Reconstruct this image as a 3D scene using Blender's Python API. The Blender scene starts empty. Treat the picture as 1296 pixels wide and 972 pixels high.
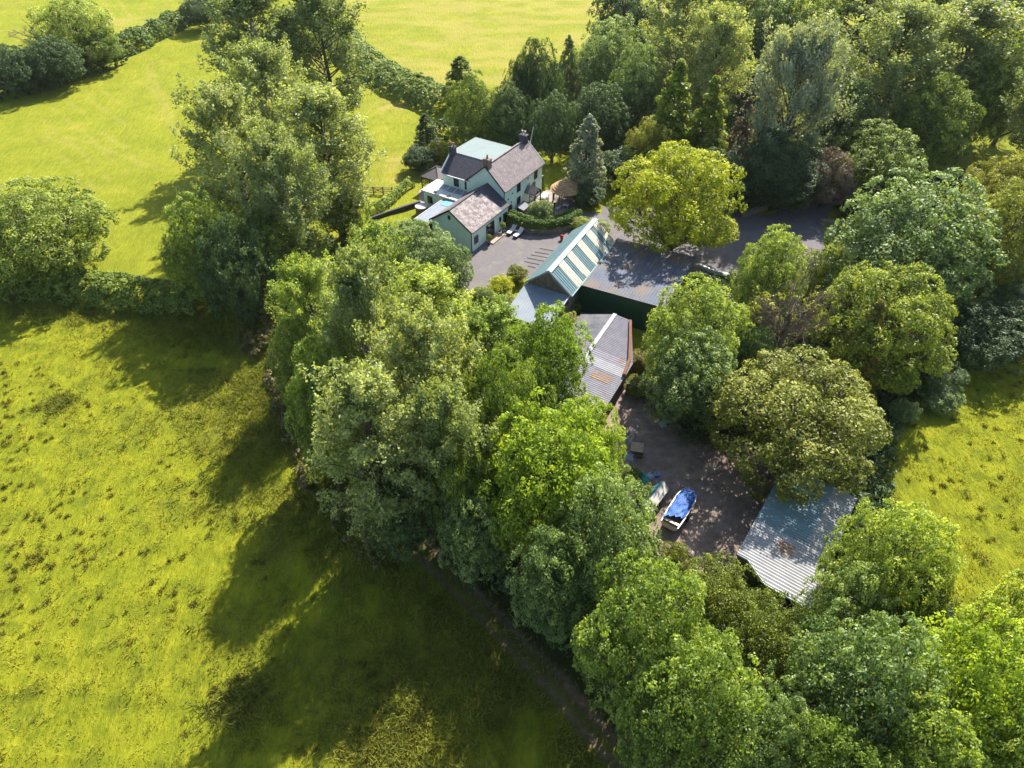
import bpy, math, random
import numpy as np
from mathutils import Vector, Matrix

# ------------------------------------------------------------------ camera, light, exposure
C = bpy.context.scene.collection
scene = bpy.context.scene
PITCH = 42.5; FPX = 876.0; CAMH = 50.0
cam_d = bpy.data.cameras.new('camera'); cam = bpy.data.objects.new('camera', cam_d); C.objects.link(cam)
cam.location = (0, 0, CAMH); cam.rotation_euler = (math.radians(90 - PITCH), 0, 0)
cam_d.sensor_width = 36.0; cam_d.lens = 36.0 * FPX / 1296.0
cam_d.clip_start = 0.5; cam_d.clip_end = 8000
scene.camera = cam
SUN_EL, SUN_AZ = 44.0, 26.0          # azimuth measured from +Y towards +X
world = bpy.data.worlds.new('World'); scene.world = world; world.use_nodes = True
nt = world.node_tree; nt.nodes.clear()
wo = nt.nodes.new('ShaderNodeOutputWorld'); bg = nt.nodes.new('ShaderNodeBackground'); sk = nt.nodes.new('ShaderNodeTexSky')
sk.sky_type = 'NISHITA'; sk.sun_disc = False
sk.sun_elevation = math.radians(SUN_EL); sk.sun_rotation = math.radians(SUN_AZ)
bg.inputs['Strength'].default_value = 0.105
nt.links.new(sk.outputs[0], bg.inputs[0]); nt.links.new(bg.outputs[0], wo.inputs[0])
sd = bpy.data.lights.new('sun', 'SUN'); sun = bpy.data.objects.new('sun', sd); C.objects.link(sun)
sd.energy = 4.8; sd.angle = math.radians(0.6); sd.color = (1.0, 0.94, 0.84)
_el, _az = math.radians(SUN_EL), math.radians(SUN_AZ)
sdir = Vector((math.sin(_az) * math.cos(_el), math.cos(_az) * math.cos(_el), math.sin(_el)))
sun.rotation_euler = sdir.to_track_quat('Z', 'Y').to_euler()
sun.location = (60, 120, 150)
scene.view_settings.view_transform = 'Standard'; scene.view_settings.look = 'None'
scene.view_settings.gamma = 1.0; scene.view_settings.use_curve_mapping = False
scene.view_settings.exposure = 1.38

# ------------------------------------------------------------------ helpers
_t = math.radians(PITCH)
def G(u, v, z=0.0):
    """world point on the level z that the photograph shows at pixel (u, v)"""
    x = (u - 648) / FPX; y = -(v - 486) / FPX
    d = np.array([x, math.cos(_t) + y * math.sin(_t), -math.sin(_t) + y * math.cos(_t)])
    return np.array([0, 0, CAMH]) + d * ((z - CAMH) / d[2])
def depth_of(p):
    return p[1] * math.cos(_t) + (CAMH - p[2]) * math.sin(_t)

def tag(o, label=None, cat=None, group=None, kind=None):
    if label: o['label'] = label
    if cat: o['category'] = cat
    if group: o['group'] = group
    if kind: o['kind'] = kind
    return o
def empty(name, loc, rz=0.0, label=None, cat=None, group=None):
    o = bpy.data.objects.new(name, None); C.objects.link(o)
    o.location = [float(c) for c in loc]; o.rotation_euler = (0, 0, rz); o.empty_display_size = 0.3
    return tag(o, label, cat, group)
def copy_tree(o, parent=None):
    c = o.copy(); C.objects.link(c)
    if parent: c.parent = parent
    for ch in list(o.children): copy_tree(ch, c)
    return c

def mesh_np(name, V, F, mats=None, fmat=None, tint=None):
    """V (n,3); F (m,4) all quads, or list of polygons"""
    me = bpy.data.meshes.new(name)
    V = np.asarray(V, dtype=np.float32)
    if isinstance(F, np.ndarray):
        k = F.shape[1]; n = len(F)
        me.vertices.add(len(V)); me.vertices.foreach_set('co', V.ravel())
        me.loops.add(n * k); me.loops.foreach_set('vertex_index', F.astype(np.int32).ravel())
        me.polygons.add(n); me.polygons.foreach_set('loop_start', np.arange(0, n * k, k, dtype=np.int32))
        me.update(calc_edges=True)
    else:
        me.from_pydata([tuple(map(float, v)) for v in V], [], F); me.update()
    for m in (mats or []): me.materials.append(m)
    if fmat is not None: me.polygons.foreach_set('material_index', np.asarray(fmat, dtype=np.int32))
    if tint is not None:
        a = me.attributes.new('tint', 'FLOAT', 'FACE'); a.data.foreach_set('value', np.asarray(tint, dtype=np.float32))
    return me
def link(name, me, parent=None, mat=None):
    o = bpy.data.objects.new(name, me); C.objects.link(o)
    if parent: o.parent = parent
    if mat is not None:
        if not me.materials: me.materials.append(mat)
        else:
            o.material_slots[0].link = 'OBJECT'; o.material_slots[0].material = mat
    return o

class MB:
    def __init__(s): s.v = []; s.f = []; s.m = []; s.uv = []; s.smooth = []
    def poly(s, pts, mi=0, uv=None, sm=False):
        b = len(s.v); s.v += [tuple(map(float, p)) for p in pts]
        s.f.append(tuple(range(b, b + len(pts)))); s.m.append(mi); s.smooth.append(sm)
        s.uv.append(uv if uv else [(p[0], p[1]) for p in pts])
    def box(s, x0, x1, y0, y1, z0, z1, mi=0):
        P = [(x0,y0,z0),(x1,y0,z0),(x1,y1,z0),(x0,y1,z0),(x0,y0,z1),(x1,y0,z1),(x1,y1,z1),(x0,y1,z1)]
        for q in ((0,3,2,1),(4,5,6,7),(0,1,5,4),(1,2,6,5),(2,3,7,6),(3,0,4,7)):
            pp = [P[i] for i in q]
            s.poly(pp, mi, [((p[0] + p[1]), p[2]) if q not in ((0,3,2,1),(4,5,6,7)) else (p[0], p[1]) for p in pp])
    def slab(s, p0, p1, p2, p3, th, mi=0, mi_side=None):
        """sheet p0-p1 is the eave, p3-p2 the ridge; thickness goes down the normal"""
        p = [Vector(q) for q in (p0, p1, p2, p3)]
        n = (p[1]-p[0]).cross(p[3]-p[0]).normalized()
        if n.z < 0: n = -n
        q = [a - n * th for a in p]
        L = (p[1]-p[0]).length; H = (p[3]-p[0]).length
        s.poly(p, mi, [(0,0),(L,0),(L,H),(0,H)])
        ms = mi if mi_side is None else mi_side
        s.poly(q[::-1], ms)
        for i in range(4):
            j = (i+1) % 4; s.poly([p[i], q[i], q[j], p[j]], ms)
    def prism(s, pts, z0, z1, mi=0):
        n = len(pts)
        s.poly([(x,y,z1) for x,y in pts], mi); s.poly([(x,y,z0) for x,y in pts][::-1], mi)
        for i in range(n):
            a, b = pts[i], pts[(i+1) % n]
            L = math.hypot(b[0]-a[0], b[1]-a[1])
            s.poly([(a[0],a[1],z0),(b[0],b[1],z0),(b[0],b[1],z1),(a[0],a[1],z1)], mi, [(0,z0),(L,z0),(L,z1),(0,z1)])
    def bar(s, a, b, w, h=None, mi=0):
        a, b = Vector(a), Vector(b); h = h or w
        d = (b-a).normalized(); up = Vector((0,0,1)) if abs(d.z) < 0.95 else Vector((1,0,0))
        x = d.cross(up).normalized() * (w/2); y = x.cross(d).normalized() * (h/2)
        A = [a-x-y, a+x-y, a+x+y, a-x+y]; B = [b-x-y, b+x-y, b+x+y, b-x+y]
        s.poly(A, mi); s.poly(B[::-1], mi)
        for i in range(4):
            j = (i+1) % 4; s.poly([A[j], A[i], B[i], B[j]], mi)
    def lathe(s, prof, cx=0, cy=0, n=16, mi=0, sm=True):
        for k in range(len(prof)-1):
            (r0,z0),(r1,z1) = prof[k], prof[k+1]
            for i in range(n):
                a0, a1 = 2*math.pi*i/n, 2*math.pi*(i+1)/n
                P = [(cx+r0*math.cos(a0),cy+r0*math.sin(a0),z0),(cx+r0*math.cos(a1),cy+r0*math.sin(a1),z0),
                     (cx+r1*math.cos(a1),cy+r1*math.sin(a1),z1),(cx+r1*math.cos(a0),cy+r1*math.sin(a0),z1)]
                if r0 < 1e-4: P = [P[0], P[2], P[3]]
                elif r1 < 1e-4: P = [P[0], P[1], P[2]]
                s.poly(P, mi, None, sm)
    def tube(s, pts, rad, n=6, mi=0):
        pts = [Vector(p) for p in pts]; rings = []
        for i, p in enumerate(pts):
            d = (pts[min(i+1, len(pts)-1)] - pts[max(i-1, 0)]).normalized()
            up = Vector((0,0,1)) if abs(d.z) < 0.9 else Vector((1,0,0))
            x = d.cross(up).normalized(); y = x.cross(d)
            r = rad[i] if hasattr(rad, '__len__') else rad
            rings.append([p + (x*math.cos(2*math.pi*k/n) + y*math.sin(2*math.pi*k/n))*r for k in range(n)])
        for i in range(len(rings)-1):
            for k in range(n):
                s.poly([rings[i][k], rings[i+1][k], rings[i+1][(k+1)%n], rings[i][(k+1)%n]], mi, None, True)
        s.poly(rings[0], mi); s.poly(rings[-1][::-1], mi)
    def corr(s, p0, p1, p2, p3, period, amp, mi=0, seg=4, box=False, mif=None):
        """corrugated sheet: ribs run from the eave p0-p1 to the ridge p3-p2; mif(t) may choose a material"""
        p = [Vector(q) for q in (p0, p1, p2, p3)]
        n = (p[1]-p[0]).cross(p[3]-p[0]).normalized()
        if n.z < 0: n = -n
        L = (p[1]-p[0]).length; N = max(2, int(L/period))*seg
        H = (p[3]-p[0]).length
        def off(i):
            f = (i % seg)/seg
            if box: return amp if f >= 0.5 else 0
            return amp*0.5*(1+math.sin(2*math.pi*f))
        for i in range(N):
            t0, t1 = i/N, (i+1)/N
            a = p[0].lerp(p[1], t0)+n*off(i); b = p[0].lerp(p[1], t1)+n*off(i+1)
            c = p[3].lerp(p[2], t1)+n*off(i+1); d = p[3].lerp(p[2], t0)+n*off(i)
            mm = mif((t0+t1)/2) if mif else mi
            s.poly([a,b,c,d], mm, [(t0*L,0),(t1*L,0),(t1*L,H),(t0*L,H)])
    def build(s, name, mats, parent=None):
        me = bpy.data.meshes.new(name); me.from_pydata(s.v, [], s.f); me.update()
        for m in (mats if isinstance(mats, (list, tuple)) else [mats]): me.materials.append(m)
        me.polygons.foreach_set('material_index', s.m); me.polygons.foreach_set('use_smooth', s.smooth)
        ul = me.uv_layers.new(name='UVMap'); fl = [c for f in s.uv for q in f for c in q]
        ul.data.foreach_set('uv', fl)
        o = bpy.data.objects.new(name, me); C.objects.link(o)
        if parent: o.parent = parent
        return o

# ------------------------------------------------------------------ materials
def newmat(name):
    m = bpy.data.materials.new(name); m.use_nodes = True; t = m.node_tree; t.nodes.clear()
    o = t.nodes.new('ShaderNodeOutputMaterial'); return m, t, o
def N(t, typ, **kw):
    n = t.nodes.new(typ)
    for k, v in kw.items():
        if k.startswith('i_'): n.inputs[k[2:].replace('_', ' ')].default_value = v
        else: setattr(n, k, v)
    return n
def ramp(t, stops, src=None):
    r = t.nodes.new('ShaderNodeValToRGB'); e = r.color_ramp.elements
    while len(e) < len(stops): e.new(0.5)
    for i, (p, c) in enumerate(stops): e[i].position = p; e[i].color = (c[0], c[1], c[2], 1)
    if src: t.links.new(src, r.inputs[0])
    return r
def mix(t, a, b, f, mode='MIX'):
    m = t.nodes.new('ShaderNodeMix'); m.data_type = 'RGBA'; m.blend_type = mode
    for sock, val in ((m.inputs[0], f), (m.inputs[6], a), (m.inputs[7], b)):
        if hasattr(val, 'is_linked') or hasattr(val, 'links'): t.links.new(val, sock)
        elif isinstance(val, tuple): sock.default_value = (*val[:3], 1)
        else: sock.default_value = val
    return m.outputs[2]
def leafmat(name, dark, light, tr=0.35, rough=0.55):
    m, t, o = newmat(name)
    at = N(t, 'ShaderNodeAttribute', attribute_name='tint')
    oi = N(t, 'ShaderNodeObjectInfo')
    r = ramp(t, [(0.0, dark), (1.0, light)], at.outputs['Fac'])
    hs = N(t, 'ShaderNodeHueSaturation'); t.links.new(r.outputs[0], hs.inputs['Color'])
    mr = N(t, 'ShaderNodeMapRange'); t.links.new(oi.outputs['Random'], mr.inputs[0])
    mr.inputs[3].default_value = 0.82; mr.inputs[4].default_value = 1.18; t.links.new(mr.outputs[0], hs.inputs['Value'])
    mh = N(t, 'ShaderNodeMapRange'); t.links.new(oi.outputs['Random'], mh.inputs[0])
    mh.inputs[3].default_value = 0.512; mh.inputs[4].default_value = 0.488; t.links.new(mh.outputs[0], hs.inputs['Hue'])
    p = N(t, 'ShaderNodeBsdfPrincipled'); p.inputs['Roughness'].default_value = rough
    p.inputs['Specular IOR Level'].default_value = 0.35
    t.links.new(hs.outputs[0], p.inputs['Base Color'])
    tl = N(t, 'ShaderNodeBsdfTranslucent')
    tc = mix(t, hs.outputs[0], (1.45, 1.4, 0.35), 1.0, 'MULTIPLY'); t.links.new(tc, tl.inputs['Color'])
    ms = N(t, 'ShaderNodeMixShader'); ms.inputs[0].default_value = tr
    t.links.new(p.outputs[0], ms.inputs[1]); t.links.new(tl.outputs[0], ms.inputs[2]); t.links.new(ms.outputs[0], o.inputs[0])
    return m
def plain(name, col, rough=0.7, noise=0.25, scale=3.0, metal=0.0, spec=0.4, bump=0.0, col2=None, lo=0.35, hi=0.7, detail=6):
    """base colour broken up by a noise; col2 gives stains of a second colour"""
    if name not in ('mint_render',): col = tuple(c*0.78 for c in col); col2 = tuple(c*0.78 for c in col2) if col2 else None
    m, t, o = newmat(name)
    tc = N(t, 'ShaderNodeTexCoord'); nz = N(t, 'ShaderNodeTexNoise', i_Scale=scale, i_Detail=float(detail), i_Roughness=0.65)
    t.links.new(tc.outputs['Object'], nz.inputs['Vector'])
    a = tuple(c*(1-noise) for c in col); b = tuple(min(1, c*(1+noise)) for c in col)
    r = ramp(t, [(0.3, a), (0.7, b)], nz.outputs['Fac']); out = r.outputs[0]
    if col2:
        n2 = N(t, 'ShaderNodeTexNoise', i_Scale=scale*0.37, i_Detail=8.0, i_Roughness=0.7)
        t.links.new(tc.outputs['Object'], n2.inputs['Vector'])
        r2 = ramp(t, [(lo, (0,0,0)), (hi, (1,1,1))], n2.outputs['Fac'])
        out = mix(t, out, col2, r2.outputs[0])
    p = N(t, 'ShaderNodeBsdfPrincipled'); p.inputs['Roughness'].default_value = rough
    p.inputs['Metallic'].default_value = metal; p.inputs['Specular IOR Level'].default_value = spec
    t.links.new(out, p.inputs['Base Color'])
    if bump:
        bn = N(t, 'ShaderNodeBump', i_Strength=0.6, i_Distance=bump); n3 = N(t, 'ShaderNodeTexNoise', i_Scale=scale*4, i_Detail=4.0)
        t.links.new(tc.outputs['Object'], n3.inputs['Vector']); t.links.new(n3.outputs['Fac'], bn.inputs['Height'])
        t.links.new(bn.outputs[0], p.inputs['Normal'])
    t.links.new(p.outputs[0], o.inputs[0]); return m
def slates(name, c1, c2, mortar, stain, stain_lo=0.45, stain_hi=0.6, bw=0.3, rh=0.22, rough=0.75):
    m, t, o = newmat(name)
    uv = N(t, 'ShaderNodeUVMap'); br = N(t, 'ShaderNodeTexBrick')
    t.links.new(uv.outputs[0], br.inputs['Vector'])
    br.inputs['Scale'].default_value = 1.0; br.inputs['Brick Width'].default_value = bw; br.inputs['Row Height'].default_value = rh
    br.inputs['Mortar Size'].default_value = 0.012; br.inputs['Bias'].default_value = 0.0
    for k, c in (('Color1', c1), ('Color2', c2), ('Mortar', mortar)): br.inputs[k].default_value = (*c, 1)
    nz = N(t, 'ShaderNodeTexNoise', i_Scale=1.3, i_Detail=10.0, i_Roughness=0.78); t.links.new(uv.outputs[0], nz.inputs['Vector'])
    r = ramp(t, [(stain_lo, (0,0,0)), (stain_hi, (1,1,1))], nz.outputs['Fac'])
    out = mix(t, br.outputs['Color'], stain, r.outputs[0])
    n2 = N(t, 'ShaderNodeTexNoise', i_Scale=5.0, i_Detail=6.0); t.links.new(uv.outputs[0], n2.inputs['Vector'])
    r2 = ramp(t, [(0.35, (0.72,0.72,0.72)), (0.7, (1.15,1.12,1.1))], n2.outputs['Fac'])
    out = mix(t, out, r2.outputs[0], 1.0, 'MULTIPLY')
    p = N(t, 'ShaderNodeBsdfPrincipled'); p.inputs['Roughness'].default_value = rough; t.links.new(out, p.inputs['Base Color'])
    bn = N(t, 'ShaderNodeBump', i_Strength=0.5, i_Distance=0.02); t.links.new(br.outputs['Fac'], bn.inputs['Height']); bn.invert = True
    t.links.new(bn.outputs[0], p.inputs['Normal']); t.links.new(p.outputs[0], o.inputs[0]); return m

M = {}
M['wall'] = plain('mint_render', (0.63, 0.80, 0.71), 0.85, 0.06, 1.2, col2=(0.54, 0.70, 0.62), lo=0.5, hi=0.8)
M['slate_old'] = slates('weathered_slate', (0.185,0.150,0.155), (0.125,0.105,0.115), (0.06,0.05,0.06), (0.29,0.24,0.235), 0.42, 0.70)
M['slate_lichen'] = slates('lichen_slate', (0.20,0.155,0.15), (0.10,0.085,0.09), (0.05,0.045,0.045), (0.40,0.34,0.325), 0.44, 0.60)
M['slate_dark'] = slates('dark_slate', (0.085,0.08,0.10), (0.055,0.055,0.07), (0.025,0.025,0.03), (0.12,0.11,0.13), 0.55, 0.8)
M['fascia'] = plain('dark_fascia', (0.035, 0.03, 0.035), 0.6, 0.2)
M['white'] = plain('white_paint', (0.74, 0.74, 0.72), 0.5, 0.05, 2.0)
M['frame'] = plain('dark_frame', (0.045, 0.03, 0.03), 0.5, 0.2)
M['glass'] = plain('window_glass', (0.012, 0.016, 0.02), 0.08, 0.1, spec=0.8)
M['stone'] = plain('rubble_stone', (0.30, 0.25, 0.19), 0.9, 0.45, 4.0, bump=0.06, col2=(0.12,0.11,0.09))
M['brick'] = plain('chimney_stone', (0.25, 0.19, 0.14), 0.9, 0.35, 5.0, bump=0.03)
M['pot'] = plain('chimney_clay', (0.42, 0.20, 0.12), 0.8, 0.3, 6.0)
M['cream_pot'] = plain('cream_clay', (0.62, 0.52, 0.44), 0.8, 0.15, 6.0)
M['palemetal'] = plain('pale_green_metal', (0.255, 0.295, 0.290), 0.8, 0.08, 1.0, spec=0.2, col2=(0.25,0.33,0.32))
M['greygrp'] = plain('grey_fibreglass', (0.25, 0.28, 0.33), 0.5, 0.12, 1.2)
M['bluesheet'] = plain('blue_skylight_sheet', (0.10, 0.40, 0.72), 0.25, 0.15, 2.0, col2=(0.30,0.52,0.70))
M['flatwhite'] = plain('white_roof_membrane', (0.76, 0.75, 0.73), 0.6, 0.06, 1.0, col2=(0.60,0.58,0.56))
M['polyglass'] = plain('grey_polycarbonate', (0.30, 0.34, 0.38), 0.25, 0.12, 1.5)
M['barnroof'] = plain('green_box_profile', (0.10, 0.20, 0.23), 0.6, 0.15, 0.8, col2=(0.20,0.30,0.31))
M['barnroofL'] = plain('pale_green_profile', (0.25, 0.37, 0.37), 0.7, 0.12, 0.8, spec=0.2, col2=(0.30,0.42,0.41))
M['creamsheet'] = plain('cream_rooflight', (0.72, 0.66, 0.50), 0.7, 0.1, 1.0, col2=(0.55,0.45,0.30), lo=0.55, hi=0.75)
M['ridge'] = plain('pale_ridge_flashing', (0.40, 0.46, 0.49), 0.6, 0.08, spec=0.25)
M['greenclad'] = plain('dark_green_cladding', (0.012, 0.075, 0.040), 0.5, 0.2, 1.0)
M['shedroof'] = plain('grey_blue_tin', (0.085, 0.105, 0.15), 0.75, 0.25, 0.9, col2=(0.17, 0.125, 0.09), lo=0.44, hi=0.62)  # tin darkened to carry the yellow tree's shade; brown is leaf litter
M['leanroof'] = plain('lean_to_tin', (0.20, 0.25, 0.30), 0.7, 0.12, 0.9, col2=(0.30,0.33,0.35))
M['tinpink'] = plain('weathered_fibre_cement', (0.25, 0.24, 0.28), 0.8, 0.18, 1.5, col2=(0.27,0.18,0.12), lo=0.57, hi=0.66)
M['tingrey'] = plain('grey_fibre_cement', (0.11, 0.125, 0.165), 0.8, 0.18, 1.2, col2=(0.30,0.27,0.25))  # grey slope darkened so its shade sits in the colour
M['tinpale'] = plain('pale_new_sheet', (0.38, 0.38, 0.41), 0.8, 0.1, 1.2)
M['tinrust'] = plain('brown_moss_sheet', (0.30, 0.19, 0.12), 0.8, 0.3, 2.5)
M['shed2'] = plain('pale_corrugated', (0.36, 0.36, 0.365), 0.8, 0.15, 1.0, col2=(0.28,0.20,0.14), lo=0.58, hi=0.68)
M['shed2b'] = plain('mossy_corrugated', (0.20, 0.20, 0.19), 0.8, 0.25, 1.5, col2=(0.24,0.17,0.12), lo=0.5, hi=0.62)
M['rust'] = plain('rusty_beam', (0.20, 0.085, 0.04), 0.85, 0.35, 3.0, col2=(0.14,0.06,0.03))
M['blockwall'] = plain('grey_blockwork', (0.11, 0.10, 0.09), 0.9, 0.3, 2.0)
M['wood'] = plain('brown_wood', (0.16, 0.10, 0.06), 0.8, 0.3, 4.0)
M['deckwood'] = plain('tan_deck', (0.42, 0.31, 0.22), 0.8, 0.2, 3.0)
M['tub'] = plain('tub_staves', (0.24, 0.15, 0.10), 0.7, 0.3, 5.0)
M['tubtop'] = plain('tub_cover', (0.62, 0.58, 0.54), 0.6, 0.1, 3.0, col2=(0.48,0.42,0.36))
M['thatch'] = plain('tan_shingle', (0.66, 0.40, 0.19), 0.9, 0.3, 6.0, col2=(0.30,0.18,0.09))
M['cushion'] = plain('white_cushion', (0.78, 0.74, 0.74), 0.8, 0.05)
M['darkplastic'] = plain('dark_plastic', (0.03, 0.03, 0.035), 0.4, 0.2)
M['greyfelt'] = plain('grey_felt', (0.22, 0.22, 0.24), 0.8, 0.15)
M['terracotta'] = plain('terracotta', (0.42, 0.11, 0.06), 0.8, 0.2)
M['tarp'] = plain('blue_tarp', (0.02, 0.11, 0.42), 0.5, 0.3, 3.0, bump=0.12, col2=(0.08,0.24,0.55), lo=0.5, hi=0.62)
M['gelcoat'] = plain('dirty_white_hull', (0.62, 0.58, 0.52), 0.45, 0.12, 2.5, col2=(0.32,0.26,0.20), lo=0.55, hi=0.7)
M['shadecover'] = plain('shaded_cover_side', (0.03, 0.13, 0.17), 0.5, 0.3, 3.0)  # shaded side of the white cover, its shade put into the colour
M['teal'] = plain('teal_sheet', (0.02, 0.30, 0.27), 0.5, 0.3, 4.0, bump=0.1)
M['bag'] = plain('blue_white_sacking', (0.50, 0.56, 0.68), 0.8, 0.25, 5.0, bump=0.1, col2=(0.06,0.12,0.35), lo=0.5, hi=0.56)
M['tyre'] = plain('rubber', (0.02, 0.02, 0.02), 0.8, 0.2)
M['bark'] = plain('bark', (0.13, 0.10, 0.075), 0.95, 0.35, 6.0)
M['palebark'] = plain('pale_bark', (0.34, 0.31, 0.26), 0.9, 0.3, 5.0)
M['deadbark'] = plain('dead_twigs', (0.24, 0.18, 0.13), 0.95, 0.25, 5.0)
M['rock'] = plain('rubble_heap', (0.46, 0.37, 0.30), 0.95, 0.35, 3.0, bump=0.05)
M['asphalt'] = plain('tarmac', (0.155, 0.14, 0.145), 0.9, 0.10, 1.5, bump=0.008, col2=(0.22, 0.19, 0.165), lo=0.5, hi=0.72)
M['yard'] = plain('dirt_yard', (0.21, 0.155, 0.125), 0.95, 0.35, 1.3, bump=0.03, col2=(0.36, 0.27, 0.215), lo=0.45, hi=0.68)
M['paving'] = plain('terrace_stone', (0.36, 0.30, 0.25), 0.9, 0.2, 2.0)
M['drive'] = plain('drive_tarmac', (0.15, 0.135, 0.14), 0.9, 0.15, 1.0, bump=0.01, col2=(0.21, 0.18, 0.16), lo=0.5, hi=0.7)  # drive tarmac, marginally darker than the yard tarmac

# leaf colours
LM = {
 'poplar':  leafmat('poplar_leaf', (0.105,0.145,0.040), (0.42,0.47,0.21), 0.44),
 'bright':  leafmat('bright_ash_leaf', (0.085,0.155,0.012), (0.46,0.56,0.060), 0.48),
 'fresh':   leafmat('fresh_leaf', (0.085,0.145,0.018), (0.48,0.56,0.135), 0.46),
 'mid':     leafmat('mid_green_leaf', (0.058,0.105,0.014), (0.34,0.42,0.085), 0.44),
 'syc':     leafmat('sycamore_leaf', (0.052,0.105,0.026), (0.37,0.46,0.165), 0.38),
 'dark':    leafmat('dark_leaf', (0.028,0.062,0.018), (0.120,0.185,0.050), 0.3),
 'yew':     leafmat('yew_leaf', (0.040,0.070,0.008), (0.27,0.32,0.035), 0.32),
 'lime':    leafmat('lime_yellow_leaf', (0.175,0.215,0.006), (0.56,0.58,0.020), 0.45),
 'olive':   leafmat('olive_leaf', (0.110,0.135,0.014), (0.400,0.400,0.065), 0.36),
 'yolive':  leafmat('yellow_olive_leaf', (0.100,0.150,0.012), (0.370,0.420,0.045), 0.38),
 'silver':  leafmat('silver_leaf', (0.120,0.150,0.085), (0.420,0.460,0.320), 0.32),
 'rusty':   leafmat('rusty_leaf', (0.127,0.115,0.017), (0.299,0.253,0.040), 0.3),
 'mauve':   leafmat('pinkish_leaf', (0.138,0.098,0.063), (0.299,0.230,0.161), 0.25),
 'hedge':   leafmat('clipped_hedge_leaf', (0.057,0.115,0.011), (0.149,0.241,0.025), 0.3),
 'bramble': leafmat('bramble_leaf', (0.075,0.130,0.030), (0.290,0.370,0.120), 0.35),
 'brown':   leafmat('brown_scrub_leaf', (0.069,0.063,0.021), (0.172,0.149,0.040), 0.25),
}

# ------------------------------------------------------------------ ground
def vnoise(x, y, seed, sc):
    x = x/sc + seed*17.31; y = y/sc + seed*9.77
    xi = np.floor(x).astype(np.int64); yi = np.floor(y).astype(np.int64); fx = x-xi; fy = y-yi
    fx = fx*fx*(3-2*fx); fy = fy*fy*(3-2*fy)
    def h(a, b):
        n = (a*374761393 + b*668265263 + seed*69069) & 0xffffffff
        n = ((n ^ (n >> 13))*1274126177) & 0xffffffff
        return ((n ^ (n >> 16)) & 0xffff)/65535.0
    return (h(xi,yi)*(1-fx)+h(xi+1,yi)*fx)*(1-fy)+(h(xi,yi+1)*(1-fx)+h(xi+1,yi+1)*fx)*fy
def fbm(x, y, seed, sc, o=4):
    a = 0; w = 1; tw = 0
    for k in range(o): a = a + w*vnoise(x, y, seed+k, sc/2**k); tw += w; w *= 0.5
    return a/tw
def inpoly(x, y, P):
    P = np.array(P)[:, :2]; r = np.zeros(x.shape, bool); n = len(P)
    for i in range(n):
        x0,y0 = P[i]; x1,y1 = P[(i+1)%n]
        c = ((y0 > y) != (y1 > y)) & (x < (x1-x0)*(y-y0)/((y1-y0) if y1 != y0 else 1e-9)+x0); r ^= c
    return r
def dpath(x, y, P):
    P = np.array(P)[:, :2]; d = np.full(x.shape, 1e9)
    for i in range(len(P)-1):
        a = P[i]; b = P[i+1]; ab = b-a; t = np.clip(((x-a[0])*ab[0]+(y-a[1])*ab[1])/(ab@ab), 0, 1)
        d = np.minimum(d, np.hypot(x-a[0]-t*ab[0], y-a[1]-t*ab[1]))
    return d
def pxs(L, z=0.0): return [G(u, v, z) for u, v in L]
ROUGHP = pxs([(-700,360),(0,372),(110,395),(260,405),(340,400),(400,520),(470,640),(540,700),(640,800),(790,960),(900,1400),(-900,1400)])
RIGHTP = pxs([(1120,560),(1200,440),(1300,420),(1500,400),(1700,900),(1250,830),(1130,660)])
WOODP = pxs([(345,400),(440,300),(480,285),(560,320),(600,400),(740,380),(790,480),(850,480),(880,345),(1060,340),(1200,440),(1130,560),(1130,660),(1250,830),(1400,1000),(1500,1500),(850,1500),(790,960),(640,800),(540,700),(470,640),(400,520)])
WOODP2 = pxs([(580,150),(700,80),(1030,30),(1180,60),(1170,215),(1300,225),(1500,300),(1500,420),(1300,425),(1200,440),(1060,340),(1060,262),(900,264),(790,250),(750,200),(660,176),(600,180)])
TRACK = pxs([(500,660),(540,700),(585,745),(640,800),(700,860),(745,915),(790,965),(850,1050)])
DRYP = [pxs([(150,0),(165,20),(172,45)]), pxs([(128,0),(150,30),(160,50)]), pxs([(180,5),(186,40)]),
        pxs([(60,168),(110,180),(160,200),(210,215)]), pxs([(186,75),(190,110),(215,150),(232,172)]), pxs([(192,75),(198,108),(225,158)]),
        pxs([(205,75),(207,95)]), pxs([(122,166),(160,188)]), pxs([(55,172),(100,188)]), pxs([(280,245),(300,290)])]
FLATP = pxs([(480,250),(560,160),(720,170),(1100,230),(1100,340),(960,420),(1120,650),(1030,780),(900,720),(740,560),(560,340)])
def axis(lo, hi, d, far, seg):
    a = list(np.arange(lo, hi, d)); s = d; p = hi; out = []
    while p < far: out.append(p); s *= 1.35; p += s
    s = d; p = lo - d; neg = []
    while p > -far: neg.append(p); s *= 1.35; p -= s
    return np.array(neg[::-1] + a + out + [far])
xs = np.concatenate([[-3000], axis(-125, 130, 0.5, 3000, 0)[0:]]); xs = np.unique(xs)
ys0 = np.arange(6, 72, 0.33); ys1 = np.arange(72, 215, 0.5)
ysf = [215]; s_ = 0.5
while ysf[-1] < 4000: s_ *= 1.35; ysf.append(ysf[-1]+s_)
ysb = [6]; s_ = 0.5
while ysb[-1] > -1500: s_ *= 1.5; ysb.append(ysb[-1]-s_)
ys = np.unique(np.concatenate([ysb, ys0, ys1, ysf]))
X, Y = np.meshgrid(xs, ys)
rough = np.clip(inpoly(X, Y, ROUGHP)*1.0 + inpoly(X, Y, RIGHTP)*1.0, 0, 1)
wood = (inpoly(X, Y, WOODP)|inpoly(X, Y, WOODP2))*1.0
flat = inpoly(X, Y, FLATP)*1.0
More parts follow.
